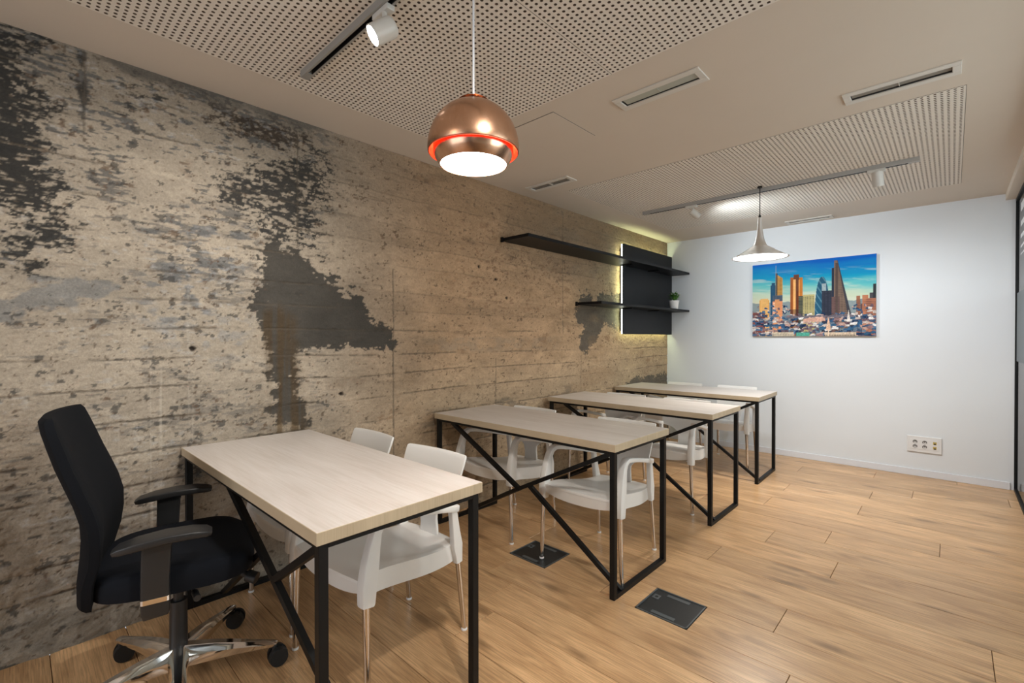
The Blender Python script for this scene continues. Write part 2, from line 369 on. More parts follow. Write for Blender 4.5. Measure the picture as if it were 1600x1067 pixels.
    mixin(pm('top1', .6, .015, n5)*sst(.46, .54, bk)*.9, dark)
    mixin(pm('top2', .5, .015, n5)*sst(.38, .48, bk)*.92, (.040, .027, .018))
    mixin(pm('topband', .2, .03)*.75, (.10, .09, .078))
    mixin(pm('streak', .12, .006)*.9, dark)
    mixin(pm('left', .7, .012, n5)*sst(.36, .46, bk)*.97, dark*.7)
    mb = pm('big', .30, .005, n5); mixin(mb*.97, np.array([.062, .054, .044]))
    mixin(pm('brown', .10, .04)*sst(.35, .6, drip)*.85, brown)
    hal = pm('brown', .30, .12)*(1-mb)*.35; mixin(hal, (.22, .15, .08))
    msh = pm('shelf', .30, .006, n5); mixin(msh*.92, (.085, .072, .055))
    mf = pm('far', .30, .01, n5); mixin(mf*.85, (.085, .078, .064))
    for (ya, yb_, za, zb) in ((1.85, 2.35, .62, .78), (2.55, 3.1, .66, .80), (3.2, 3.8, .70, .84)):
        mk = sst(ya, ya+.1, Y)*(1-sst(yb_-.1, yb_, Y))*sst(za, za+.04, Z)*(1-sst(zb-.04, zb, Z))
        mixin(mk*sst(.50, .60, f2*.6+fs*.4)*.6, (.12, .10, .075))
    # grey band at mid-height between the desks and the shelf
    mk = sst(1.75, 2.0, Y)*(1-sst(3.2, 3.6, Y))*sst(1.13, 1.18, Z+wob)*(1-sst(1.25, 1.28, Z+wob)); mixin(mk*.35*sst(.4, .6, f2), (.20, .17, .13))
    mk = sst(2.9, 3.3, Y)*sst(1.72, 1.9, Z)*(.4+.6*sst(.45, .6, f1)); mixin(mk*.42, (.17, .14, .10))
    patch = np.clip(mb+pm('upper', .3, .05)+pm('left', .3, .05)+pm('topband', .1, .05), 0, 1)
    pl = sst(.60, .78, fbm(Y*30, Z*70, 4, 300))*sst(.0, .4, 1.3-Y)*sst(.45, .6, fbm(Y*3, Z*3, 3, 305))*.30*(1-patch); mixin(pl, (.48, .485, .49))
    pd = sst(.6, .75, fbm(Y*55, Z*1.1, 3, 310))*sst(.15, .3, Y)*(1-sst(.5, .65, Y))*(Z < 1.5)*.35; mixin(pd, (.62, .55, .46))
    reg = sst(2.0, 2.4, Y)*(1-sst(3.4, 3.7, Y))*sst(1.35, 1.6, Z)*(1-sst(2.05, 2.25, Z))
    mixin(sst(0, .04, fbm(Y*30, Z*46, 4, 320)-.63+.10*(1-reg)-.05*sst(.5, .7, fbm(Y*4, Z*6, 3, 321)))*reg*.5, (.17, .085, .045))
    mixin(sst(.5, .8, fbm(Y*3, Z*9, 4, 330))*sst(1.5, 2, Y)*.35, (.27, .17, .09))
    # seams
    brk = sst(.38, .60, fbm(Y*6, Z*3, 4, 400))
    sm = (1-sst(.0015, .0065, seamd+(hi-.5)*.006))*brk
    sm *= 1-.55*sst(1.25, 1.45, Z)*sst(1.1, 1.4, Y)
    mixin(sm*.65, (.11, .085, .06))
    vm = (1-sst(.002, .007, vj+(f3-.5)*.012)); mixin(vm*.6, (.10, .08, .06))
    holes = [(1.32, .93), (2.42, 1.80), (2.60, 1.72), (2.72, 1.58), (.58, 1.21)]
    hm = np.zeros(Y.shape)
    for hy, hz in holes: hm = np.maximum(hm, 1-sst(.008, .014, np.hypot((Y-hy)*.8, Z-hz)+(f3-.5)*.01))
    mixin(hm, (.03, .02, .015))
    pits = sst(.84, .90, fbm(Y*60, Z*60, 2, 500, .4)); mixin(pits*.6, (.11, .08, .055))
    pits2 = sst(.55, .75, f3)
    # relief
    dep = (f1-.5)*.008+(f2-.5)*.006+(hi-.5)*.0045+(br-.5)*.003+(offs[board]-.5)*.004
    dep -= sm*.006+vm*.004+hm*.015+pits*.004
    dep -= mb*.004+msh*.003+st*.001
    low = (1-sst(.5, .8, Z))*(1-sst(.6, 1.2, Y)); dep += low*((fbm(Y*11, Z*15, 5, 600)-.5)*.020)
    X = np.minimum(-.004+dep, 0)
    nyy, nzz = Y.shape
    V = np.stack([X, Y, Z], -1).reshape(-1, 3)
    i = np.arange(nyy*nzz).reshape(nyy, nzz)
    Q = np.stack([i[:-1, :-1], i[1:, :-1], i[1:, 1:], i[:-1, 1:]], -1).reshape(-1, 4)
    me = npmesh('wall_left', V, Q)
    ca = me.color_attributes.new('stain_and_shade', 'FLOAT_COLOR', 'POINT')
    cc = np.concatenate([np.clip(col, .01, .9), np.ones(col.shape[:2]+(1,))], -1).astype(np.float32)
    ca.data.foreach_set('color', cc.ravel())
    m = mat('board_marked_concrete', (.4, .33, .25, 1), .75, 0, .35)
    vc = nd(m, 'ShaderNodeVertexColor'); vc.layer_name = 'stain_and_shade'
    tc = nd(m, 'ShaderNodeTexCoord')
    n = nd(m, 'ShaderNodeTexNoise', i_Scale=130., i_Detail=6., i_Roughness=.7); ln(m, tc, 'Object', n, 'Vector')
    mr = nd(m, 'ShaderNodeMapRange'); mr.inputs['From Min'].default_value = .3; mr.inputs['From Max'].default_value = .7
    mr.inputs['To Min'].default_value = .80; mr.inputs['To Max'].default_value = 1.18; ln(m, n, 'Fac', mr, 'Value')
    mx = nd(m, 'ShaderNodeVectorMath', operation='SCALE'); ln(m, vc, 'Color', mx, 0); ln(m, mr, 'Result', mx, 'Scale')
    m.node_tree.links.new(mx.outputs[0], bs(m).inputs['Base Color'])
    b = nd(m, 'ShaderNodeBump', i_Strength=.8, i_Distance=.004); ln(m, n, 'Fac', b, 'Height'); ln(m, b, 'Normal', bs(m), 'Normal')
    o = link('wall_left', me, m, None, True); tag(o, kind='structure', label='bare board-marked concrete wall with dark stains and patches')
build_concrete()
bm = BM(); box(bm, -.12, -.035, YB, D, 0, H); fin('wall_left_core', bm, M_ventin, bpy.data.objects['wall_left'])

# ---------------------------------------------------------------- ceiling with real perforated boards
PX0, PX1 = .329, 2.657
openings = [(PX0, PX1, -.07, 1.86), (PX0, PX1, 3.08, 5.012)]
vents = [  # x0,x1,y0,y1, kind
 (1.360, 1.794, 2.062, 2.198, 'panel'), (2.210, 2.637, 2.789, 2.922, 'slat'), (.137, .546, 2.786, 2.914, 'grille'), (1.352, 1.757, 5.425, 5.56, 'plain')]
ventin = [(a+.03, b-.03, c+.034, d-.034) for a, b, c, d, _ in vents]
def ceiling():
    bm = BM(); hs = openings+ventin
    xs = sorted({-.06, XO, *[h[0] for h in hs], *[h[1] for h in hs]}); ys = sorted({YB, D+.0, *[h[2] for h in hs], *[h[3] for h in hs]})
    for i in range(len(xs)-1):
        for j in range(len(ys)-1):
            cx = (xs[i]+xs[i+1])/2; cy = (ys[j]+ys[j+1])/2
            if any(h[0] < cx < h[1] and h[2] < cy < h[3] for h in hs): continue
            bm.faces.new([bm.verts.new(p) for p in ((xs[i], ys[j], H), (xs[i], ys[j+1], H), (xs[i+1], ys[j+1], H), (xs[i+1], ys[j], H))])
    bmesh.ops.remove_doubles(bm, verts=bm.verts, dist=1e-5)
    ex = bmesh.ops.extrude_face_region(bm, geom=bm.faces[:])
    for e in ex['geom']:
        if isinstance(e, bmesh.types.BMVert): e.co.z += .03
    box(bm, -.06, XO, YB, D, H+.09, H+.12)
    return tag(fin('ceiling', bm, M_ceil), kind='structure', label='flat painted ceiling with two perforated fields')
CEIL = ceiling()
def perfboard(x0, x1, y0, y1, nx, ny, px, py, r=.0062, depth=.0125):
    # one board: octagonal holes punched on a square grid, cells tile the board; margins closed by strips
    cx = px/2; cy = py/2
    mx = (x1-x0-nx*px)/2; my = (y1-y0-ny*py)/2
    o8 = np.array([(math.cos(PI/8+k*PI/4), math.sin(PI/8+k*PI/4)) for k in range(8)])*r*1.04
    corner = np.array([(cx, cy), (-cx, cy), (-cx, -cy), (cx, -cy)])
    base = np.concatenate([np.c_[o8, np.zeros(8)], np.c_[o8, np.full(8, depth)], np.c_[corner, np.zeros(4)]])
    # faces between corners and octagon (quads)
    fq = []
    for k in range(8): fq.append((k, (k+1) % 8, 8+(k+1) % 8, 8+k))
    # octagon verts: 0:22.5,1:67.5,2:112.5,3:157.5,4:202.5,5:247.5,6:292.5,7:337.5 ; corners 16:NE 17:NW 18:SW 19:SE
    fq += [(1, 0, 16, 16), (3, 2, 17, 17), (5, 4, 18, 18), (7, 6, 19, 19)]
    fq += [(2, 1, 16, 17), (4, 3, 17, 18), (6, 5, 18, 19), (0, 7, 19, 16)]
    fq = np.array(fq)
    gx = x0+mx+cx+np.arange(nx)*px; gy = y0+my+cy+np.arange(ny)*py
    G = np.stack(np.meshgrid(gx, gy, indexing='ij'), -1).reshape(-1, 2)
    V = (base[None]+np.c_[G, np.full(len(G), H-.001)][:, None, :]).reshape(-1, 3)
    Fi = (fq[None]+(np.arange(len(G))*20)[:, None, None]).reshape(-1, 4)
    tri = Fi[:, 2] == Fi[:, 3]
    faces = [tuple(f) for f in Fi[~tri].tolist()]+[tuple(f[:3]) for f in Fi[tri].tolist()]
    V = V.tolist(); b = len(V)
    X = [x0, x0+mx, x1-mx, x1]; Y = [y0, y0+my, y1-my, y1]
    for yy in Y:
        for xx in X: V.append((xx, yy, H-.001))
    for j in range(3):
        for i in range(3):
            if i == 1 and j == 1: continue
            faces.append((b+j*4+i, b+(j+1)*4+i, b+(j+1)*4+i+1, b+j*4+i+1))
    me = bpy.data.meshes.new('perforated_board'); me.from_pydata(V, [], faces); me.update()
    me.materials.append(M_perf); me.materials.append(M_holeshade)
    mi = np.zeros(len(faces), np.int32); nq = int((~tri).sum()); mi[:nq] = np.tile(np.array([1]*8+[0]*4, np.int32), nq//12); me.polygons.foreach_set('material_index', mi)
    return me
XS = 1.4855
def perf(y0, y1, yseam=None):
    p = .0240
    for xa, xb in ((PX0+.002, XS-.001), (XS+.001, PX1-.002)):
        nx = int((xb-xa-.006)/p); ny = int((y1-y0-.012)/p)
        o = link('perforated_board', perfboard(xa, xb, y0+.002, y1-.002, nx, ny, (xb-xa-.004)/nx, (y1-y0-.010)/ny), M_perf, CEIL)
    bm = BM(); box(bm, PX0, PX1, y0, y1, H+.014, H+.02); fin('board_backing', bm, M_perfback, CEIL)
perf(*openings[0][2:]); perf(*openings[1][2:])
# access hatch: shallow panel with a shadow joint
bm = BM(); box(bm, .737, 1.075, 1.953, 2.350, H-.0015, H+.001); fin('access_hatch', bm, M_perfback, CEIL)
bm = BM(); box(bm, .7395, 1.0725, 1.9555, 2.3475, H-.003, H-.0005); fin('hatch_cover', bm, M_ceil, CEIL)

# floor planks
FLOOR = root('floor', (0, 0, 0), kind='structure', label='oak plank floor running across the room')
bm = BM(); box(bm, -.02, XO, YB, D, -.06, -.012); fin('subfloor', bm, M_dark, FLOOR)
PW = .236; Y0 = 2.215-PW*21
joints = {-3: .972, -2: None, 0: 2.06, 1: 2.733, 4: 1.776, 5: 2.048, 6: 2.565, 9: 1.603, 10: 2.145}
boxes_x = [(.73, .992), (1.537, 1.781)]
LP = 1.38; cache = {}
for k in range(-21, 15):
    ya = 2.215+PW*k; yb = ya+PW
    if yb > D: yb = D
    if ya < YB: ya = YB
    if yb-ya < .01: continue
    j = joints.get(k); j = j if j else (k*.547+.31) % LP+.2
    cuts = sorted({-.015, XO, *[j+LP*n for n in range(-4, 5) if 0.05 < j+LP*n < XO-.05]})
    segs = list(zip(cuts, cuts[1:]))
    if k == -1:
        ns = []
        for a, b in segs:
            for u, v_ in boxes_x:
                if a < u < b: ns.append((a, u-.002)); a = v_+.002
                elif a < v_ < b: a = v_+.002
            if b-a > .02: ns.append((a, b))
        segs = ns
    for a, b in segs:
        L = b-a-.0022; wd = yb-ya-.0022; key = (round(L, 3), round(wd, 3))
        if key not in cache:
            bm = BM(); box(bm, -L/2, L/2, -wd/2, wd/2, -.012, 0)
            top = [e for e in bm.edges if all(v.co.z > -.001 for v in e.verts)]
            bmesh.ops.bevel(bm, geom=top, offset=.0012, segments=1, affect='EDGES')
            o = fin('plank', bm, M_floor, FLOOR); cache[key] = o.data
        else: o = link('plank', cache[key], None, FLOOR)
        o.location = ((a+b)/2, (ya+yb)/2, 0)

# back wall, rear wall with an unseen window added for fill light, outer wall, skirting
bm = BM(); box(bm, -.12, XO+.1, D, D+.1, -.05, H+.1); tag(fin('wall_back', bm, M_wall), kind='structure', label='smooth white end wall')
bm = BM()
for a in ((-.1, .3, 0, H), (2.9, XO, 0, H), (.3, 2.9, 0, .35), (.3, 2.9, 2.33, H)): box(bm, a[0], a[1], YB-.1, YB, a[2], a[3])
tag(fin('wall_rear', bm, M_wall), kind='structure')
WIN = root('added_window_1', (0, YB-.05, 0), kind='structure', label='unseen window added in the rear wall for fill light')
bm = BM()
for a in ((.3, .36, .35, 2.33), (2.84, 2.9, .35, 2.33), (.3, 2.9, .35, .41), (.3, 2.9, 2.27, 2.33), (1.57, 1.63, .35, 2.33)): box(bm, a[0], a[1], -.03, .03, a[2], a[3])
fin('window_frame', bm, M_black, WIN)
bm = BM(); box(bm, XO, XO+.1, YB, D, 0, H); tag(fin('wall_outer', bm, M_wall), kind='structure')
bm = BM(); box(bm, .07, XR-.02, D-.013, D, 0, .062); box(bm, XR+.02, XO, D-.013, D, 0, .062)
tag(fin('baseboard_back', bm, M_base, bevel=.002, seg=1), kind='structure', label='low white skirting along the end wall')
bm = BM(); box(bm, 2.93, 3.06, YB, D, 2.396, H+.005); tag(fin('trim_1', bm, M_ceil, bevel=.002, seg=1), kind='structure', label='painted drop along the glass partition head')

# glass partition
m = bpy.data.materials.new('clear_glass'); m.use_nodes = True; nt = m.node_tree; nt.nodes.clear()
o_ = nt.nodes.new('ShaderNodeOutputMaterial'); tr = nt.nodes.new('ShaderNodeBsdfTransparent'); gl = nt.nodes.new('ShaderNodeBsdfGlossy'); mx = nt.nodes.new('ShaderNodeMixShader'); fr = nt.nodes.new('ShaderNodeFresnel')
tr.inputs[0].default_value = (.93, .96, .95, 1); gl.inputs['Roughness'].default_value = .02; fr.inputs[0].default_value = 1.35
nt.links.new(fr.outputs[0], mx.inputs[0]); nt.links.new(tr.outputs[0], mx.inputs[1]); nt.links.new(gl.outputs[0], mx.inputs[2]); nt.links.new(mx.outputs[0], o_.inputs[0])
M_glass = m
GP = root('wall_right', (XR, 0, 0), kind='structure', label='black-framed glass partition')
bm = BM(); box(bm, 0, .03, -2.2, D, 0, .022); fin('bottom_rail', bm, M_black, GP)
bm = BM(); box(bm, 0, .03, -2.2, D, 2.372, 2.396); fin('top_rail', bm, M_black, GP)
bm = BM(); box(bm, 0, .03, D-.022, D, .022, 2.372); fin('end_post', bm, M_black, GP)
for a, b in ((-2.2, -.6), (-.6, 1.0), (1.0, 2.6), (2.6, 4.2), (4.2, D-.022)):
    bm = BM(); box(bm, .010, .020, a+.002, b-.002, .022, 2.372); pn = fin('pane', bm, M_glass, GP)
    if a >= 4.0:
        for z0, z1 in ((2.236, 2.300), (2.120, 2.159), (2.028, 2.057), (1.955, 1.972), (1.900, 1.910)):
            bm = BM(); box(bm, .0085, .0098, a+.05, 5.36, z0, z1); fin('film_stripe', bm, M_fwhite, pn)
        bm = BM(); box(bm, .0085, .0098, a+.05, D-.03, 1.067, 1.62); fin('film_block', bm, M_fgrey, pn)

# ---------------------------------------------------------------- ceiling vents
VL = ['narrow white ceiling vent with a greenish flat blade beside the square hatch', 'white framed slot vent with dark slats right of the far perforated field',
      'small white grille vent close to the concrete wall', 'thin white slot vent in the ceiling just before the white end wall']
for (a, b, c, d, kd), (ia, ib, ic, idd), lb in zip(vents, ventin, VL):
    r = root('ceiling_vent', ((a+b)/2, (c+d)/2, H), label=lb, cat='vent')
    ox, oy = (a+b)/2, (c+d)/2; ha, hc = (b-a)/2, (d-c)/2; ga, gc = (ib-ia)/2, (idd-ic)/2
    bm = BM()
    for q in ((-ha, ha, gc, hc), (-ha, ha, -hc, -gc), (-ha, -ga, -gc, gc), (ga, ha, -gc, gc)): box(bm, *q, -.007, 0)
    fin('vent_frame', bm, M_vent, r, bevel=.0015, seg=1)
    bm = BM(); box(bm, -ga-.001, ga+.001, -gc-.001, gc+.001, .030, .034)
    for q in ((-ga, ga, gc-.001, gc), (-ga, ga, -gc, -gc+.001), (-ga, -ga+.001, -gc, gc), (ga-.001, ga, -gc, gc)): box(bm, *q, -.001, .032)
    fin('vent_duct', bm, M_ventin, r)
    if kd == 'panel':
        bm = BM(); box(bm, -ga+.008, ga-.004, -gc+.009, gc-.007, .001, .004); box(bm, -.0015, .0015, -gc+.014, gc-.01, -.001, .001); fin('blade', bm, M_ventglass, r)
    elif kd == 'slat':
        for i in range(4):
            y = -gc+.010+i*(2*gc-.016)/3.6; bm = BM(); bar(bm, (-ga+.002, y, .006), (ga-.002, y, .006), .0165, .0025); fin('slat', bm, M_louv, r)
        bm = BM(); box(bm, -.0015, .0015, -gc, gc, .002, .010); fin('vent_divider', bm, M_vent, r)
    elif kd == 'grille':
        for i in range(5):
            y = -gc+.006+i*(2*gc-.012)/4; bm = BM(); box(bm, -ga, ga, y-.0018, y+.0018, .0, .012); fin('slat', bm, M_louv, r)
        bm = BM(); box(bm, -.006, .006, -gc, gc, -.002, .010); fin('vent_divider', bm, M_vent, r)
    else:
        for i in range(3):
            y = -gc+.012+i*(2*gc-.024)/2; bm = BM(); box(bm, -ga, ga, y-.007, y+.007, .002, .006); fin('slat', bm, M_vent, r)

# ---------------------------------------------------------------- tracks and spots
def track(x0, x1, y, lb):
    r = root('lighting_track', ((x0+x1)/2, y, H), label=lb, cat='track'); L = (x1-x0)/2
    bm = BM(); box(bm, -L, L, -.018, -.009, -.030, 0); box(bm, -L, L, .009, .018, -.030, 0); box(bm, -L, L, -.009, .009, -.006, 0)
    fin('track_profile', bm, M_track, r)
    bm = BM(); box(bm, -L+.06, L-.06, -.009, .009, -.0075, -.006); box(bm, -L+.06, L-.06, .0072, .009, -.030, -.0075); box(bm, -L+.06, L-.06, -.009, -.0072, -.030, -.0075); fin('conductor_slot', bm, M_dark, r)
    for s in (-1, 1):
        bm = BM(); box(bm, min(s*L, s*(L-.06)), max(s*L, s*(L-.06)), -.0095, .0095, -.031, -.001); fin('end_cap', bm, M_track, r)
track(.490, 2.50, .90, 'grey ceiling track over the nearest desk')
track(.477, 2.452, 4.09, 'long grey ceiling track across the far perforated field')
def lamp_spot(x, y, pv, d, lb, on=True, rr=.038, L=.105):
    """adapter on track at (x,y); head pivots at pv, lens faces d"""
    r = root('track_spotlight', (x, y, H-.030), label=lb, cat='spotlight', group='track spotlights')
    o = Vector((x, y, H-.030)); p = Vector(pv)-o; d = Vector(d).normalized()
    bm = BM(); box(bm, -.05, .05, -.016, .016, -.020, .0); fin('adapter', bm, M_spotw, r, bevel=.003)
    bm = BM(); cyl(bm, (p.x*.4, p.y*.4, -.018), tuple(p), .009); fin('swivel_arm', bm, M_spotw, r, True)
    a = p-d*L*.35; b = p+d*L*.65
    bm = BM()
    q = d.to_track_quat('Z', 'Y').to_matrix()
    lathe(bm, [(0, 0), (rr*.86, 0), (rr*.97, .006), (rr, .014), (rr, L), (rr*.90, L), (rr*.88, L-.012), (0, L-.012)], 32)
    for v in bm.verts: v.co = a+q@v.co
    hd = fin('lamp_head', bm, M_spotw, r, True)
    bm = BM(); lathe(bm, [(0, L-.0105), (rr*.87, L-.0105), (rr*.87, L-.009), (0, L-.009)], 28)
    for v in bm.verts: v.co = a+q@v.co
    fin('lens', bm, M_spotglow, hd)
lamp_spot(1.135, .905, (1.180, .888, 2.325), (-.34, -.73, -.58), 'white cylinder spotlight with glowing lens left of the copper pendant', rr=.036, L=.085)
lamp_spot(2.36, .90, (2.36, .86, 2.34), (-.6, -.3, -.6), 'white cylinder spotlight at the far right end of the near track')
lamp_spot(.935, 4.09, (.945, 4.125, 2.36), (.62, .45, -.62), 'white cylinder spotlight tilted to the right near the left end of the far track', rr=.030, L=.085)
lamp_spot(2.225, 4.09, (2.23, 4.105, 2.375), (.06, .25, -.95), 'white cylinder spotlight hanging straight down near the right end of the far track', rr=.033, L=.105)

# ---------------------------------------------------------------- pendants
def pendant_copper():
    cx, cy = 1.4915, 1.0125
    r = root('pendant_lamp', (cx, cy, 0), label='round copper pendant lamp with orange inside hanging over the nearest desk', cat='lamp')
    bm = BM(); lathe(bm, [(0, H-.001), (.045, H-.001), (.045, H-.012), (.040, H-.020), (0, H-.020)], 32); fin('ceiling_rose', bm, M_spotw, r, True)
    bm = BM(); cyl(bm, (0, 0, 2.020), (0, 0, H-.018), .0035, n=10); fin('cord', bm, M_fwhite, r, True)
    zc = 1.862; zt = 2.012; R_ = .146
    prof = [(.006, zt+.012), (.012, zt+.008), (.046, zt), (.050, zt-.004)]
    prof += [(R_*math.cos(a)**.92, zc+(zt-zc)*math.sin(a)) for a in [math.radians(x) for x in (68, 60, 52, 44, 36, 28, 20, 12, 5, 0)]]
    prof += [(R_-.0015, zc-.010)]
    inner = [(max(a-.003, .004), b-.003) for a, b in prof][::-1]
    bm = BM(); lathe(bm, prof, 64); dome = fin('outer_dome', bm, M_cop, r, True)
    bm = BM(); lathe(bm, [(p, z+.0) for p, z in inner if z < zt-.01], 64); fin('dome_lining', bm, M_cored, dome, True)
    bm = BM(); lathe(bm, [(.050, zt+.002), (.044, zt+.005), (.044, zt-.006)], 48); fin('top_ring', bm, M_cop, dome, True)
    bm = BM(); lathe(bm, [(.100, 1.905), (.122, 1.892), (.1285, 1.870), (.1275, 1.850), (.121, 1.832), (.108, 1.812), (.1055, 1.812), (.118, 1.833), (.124, 1.851), (.125, 1.870)], 64)
    fin('inner_shade', bm, M_cop, r, True)
    bm = BM(); lathe(bm, [(0, 1.816), (.1065, 1.816), (.1065, 1.818), (0, 1.818)], 48); fin('diffuser', bm, M_glow, r)
    # three tiny brackets between dome and inner shade and a slot mark on the dome
    for k in range(3):
        a = 2*PI*k/3+.5; bm = BM(); bar(bm, (.125*math.cos(a), .125*math.sin(a), 1.875), (.143*math.cos(a), .143*math.sin(a), 1.872), .006); fin('bracket', bm, M_cop, r)
pendant_copper()
def pendant_silver():
    cx, cy = 1.5035, 4.03
    r = root('pendant_lamp', (cx, cy, 0), label='trumpet-shaped brushed aluminium pendant lamp hanging before the skyline picture', cat='lamp')
    bm = BM(); lathe(bm, [(0, H-.001), (.018, H-.001), (.018, H-.012), (0, H-.012)], 24); fin('ceiling_rose', bm, M_black, r, True)
    bm = BM(); cyl(bm, (0, 0, 2.21), (0, 0, H-.01), .0035, n=10); fin('cord', bm, M_black, r, True)
    bm = BM(); cyl(bm, (0, 0, 2.195), (0, 0, 2.228), .0125, .006, n=20); fin('cord_grip', bm, M_black, r, True)
    bm = BM(); lathe(bm, [(.0125, 2.205), (.0145, 2.18), (.017, 2.14), (.021, 2.10), (.027, 2.06), (.036, 2.02), (.047, 1.992), (.056, 1.978), (.054, 1.976)], 56); nk = fin('neck', bm, M_alu, r, True)
    bm = BM(); lathe(bm, [(.056, 1.979), (.075, 1.967), (.100, 1.951), (.130, 1.932), (.160, 1.914), (.185, 1.900), (.203, 1.891), (.2035, 1.888), (.198, 1.889), (.16, 1.908), (.10, 1.944), (.05, 1.972)], 72); fin('shade', bm, M_alu, r, True)
    bm = BM(); lathe(bm, [(0, 1.8935), (.190, 1.8935), (.190, 1.895), (0, 1.895)], 56); fin('diffuser', bm, M_glow, r)
pendant_silver()

# ---------------------------------------------------------------- wall panel, shelves, plant
r = root('wall_panel', (.0, 5.02, 1.78), label='tall black panel backlit by led strips on the concrete wall', cat='panel')
bm = BM(); box(bm, .050, .064, -.578, .60, -.482, .482); fin('panel_board', bm, M_panel, r, bevel=.001, seg=1)
bm = BM(); box(bm, .0015, .050, -.540, .560, -.445, .445); fin('spacer_frame', bm, M_dark, r)
bm = BM(); box(bm, .016, .046, -.5415, -.540, -.44, .44); fin('led_strip', bm, M_led, r)
bm = BM(); box(bm, .016, .046, -.53, .55, .445, .4465); fin('led_strip', bm, M_led, r)
bm = BM(); box(bm, .016, .046, -.53, .55, -.4465, -.445); fin('led_strip', bm, M_led, r)
bm = BM(); box(bm, .036, .050, -.577, -.5705, -.478, .478); fin('light_edge', bm, M_ledvis, r)
def shelf(y0, z0, lb):
    r = root('wall_shelf', (0, y0, z0), label=lb, cat='shelf', group='black wall shelves')
    L = 5.628-y0; k = 5.02-.578-y0-.004
    bm = BM(); prism(bm, [(.002, 0), (.283, 0), (.283, L), (.067, L), (.067, k), (.002, k)], 0, .024); fin('shelf_board', bm, M_shelf, r, bevel=.0012, seg=1)
    bm = BM(); box(bm, .001, .022, -.012, .0, -.010, .030); fin('end_bracket', bm, M_shelf, r)
    for yy in (k-.06, k+.55):
        bm = BM(); bar(bm, (.07, yy, -.006), (.20, yy, -.006), .012, .010); fin('support_pin', bm, M_shelf, r)
shelf(2.659, 2.026, 'upper long black floating shelf on the concrete wall')
shelf(3.668, 1.572, 'lower shorter black floating shelf carrying the potted plant')
def plant():
    r = root('potted_plant', (.232, 5.31, 1.596), label='small white-flowering plant in a white pot on the lower shelf', cat='plant')
    bm = BM(); lathe(bm, [(0, 0), (.040, 0), (.044, .004), (.056, .088), (.058, .098), (.054, .098), (.051, .088), (0, .086)], 36); fin('pot', bm, M_pot, r, True)
    bm = BM(); lathe(bm, [(0, .092), (.051, .091), (.051, .087)], 24); fin('soil', bm, M_soil, r)
    rnd = random.Random(4)
    lm = BM()
    def leaf(bm_, o, d, L, wd):
        d = Vector(d).normalized(); s = d.cross(Vector((0, 0, 1)))
        s = s.normalized() if s.length > .01 else Vector((1, 0, 0)); n = s.cross(d)
        c = [Vector(o)+d*(L*t)+n*(L*.18*math.sin(PI*t)) for t in (0, .3, .65, 1)]
        w_ = [.15, 1, .8, .02]; top = []
        for p, q in zip(c, w_): top.append((bm_.verts.new(p+s*wd*q/2), bm_.verts.new(p-n*wd*.12*q), bm_.verts.new(p-s*wd*q/2)))
        for a, b in zip(top, top[1:]):
            bm_.faces.new((a[0], a[1], b[1], b[0])); bm_.faces.new((a[1], a[2], b[2], b[1]))
    me = None
    for k in range(95):
        a = rnd.random()*2*PI; e = rnd.uniform(.1, 1.2); rr = rnd.uniform(0, .035); h = rnd.uniform(.095, .155)
        leaf(lm, (rr*math.cos(a), rr*math.sin(a), h), (math.cos(a)*math.cos(e), math.sin(a)*math.cos(e), math.sin(e)), rnd.uniform(.045, .07), rnd.uniform(.018, .026))
    fin('foliage', lm, M_leaf, r)['kind'] = 'stuff'
    sm = BM()
    for k in range(9):
        a = k*2*PI/9; cyl(sm, (0, 0, .09), (.03*math.cos(a), .03*math.sin(a), .15), .0015, .001, 6)
    fin('stems', sm, M_leaf, r)
    for (fx, fy, fz) in ((.0, -.062, .168), (.045, -.02, .185), (.02, .05, .185), (-.03, .0, .19), (.055, .03, .165), (.03, -.04, .16)):
        bm = BM()
        for j in range(5):
            a = 2*PI*j/5; dv = Vector((math.cos(a), math.sin(a)*.9, .35)); leaf(bm, (fx, fy, fz), dv, .022, .018)
        bmesh.ops.create_icosphere(bm, subdivisions=1, radius=.005, matrix=Matrix.Translation((fx, fy, fz+.003)))
        fin('flower', bm, M_flow, r)
plant()

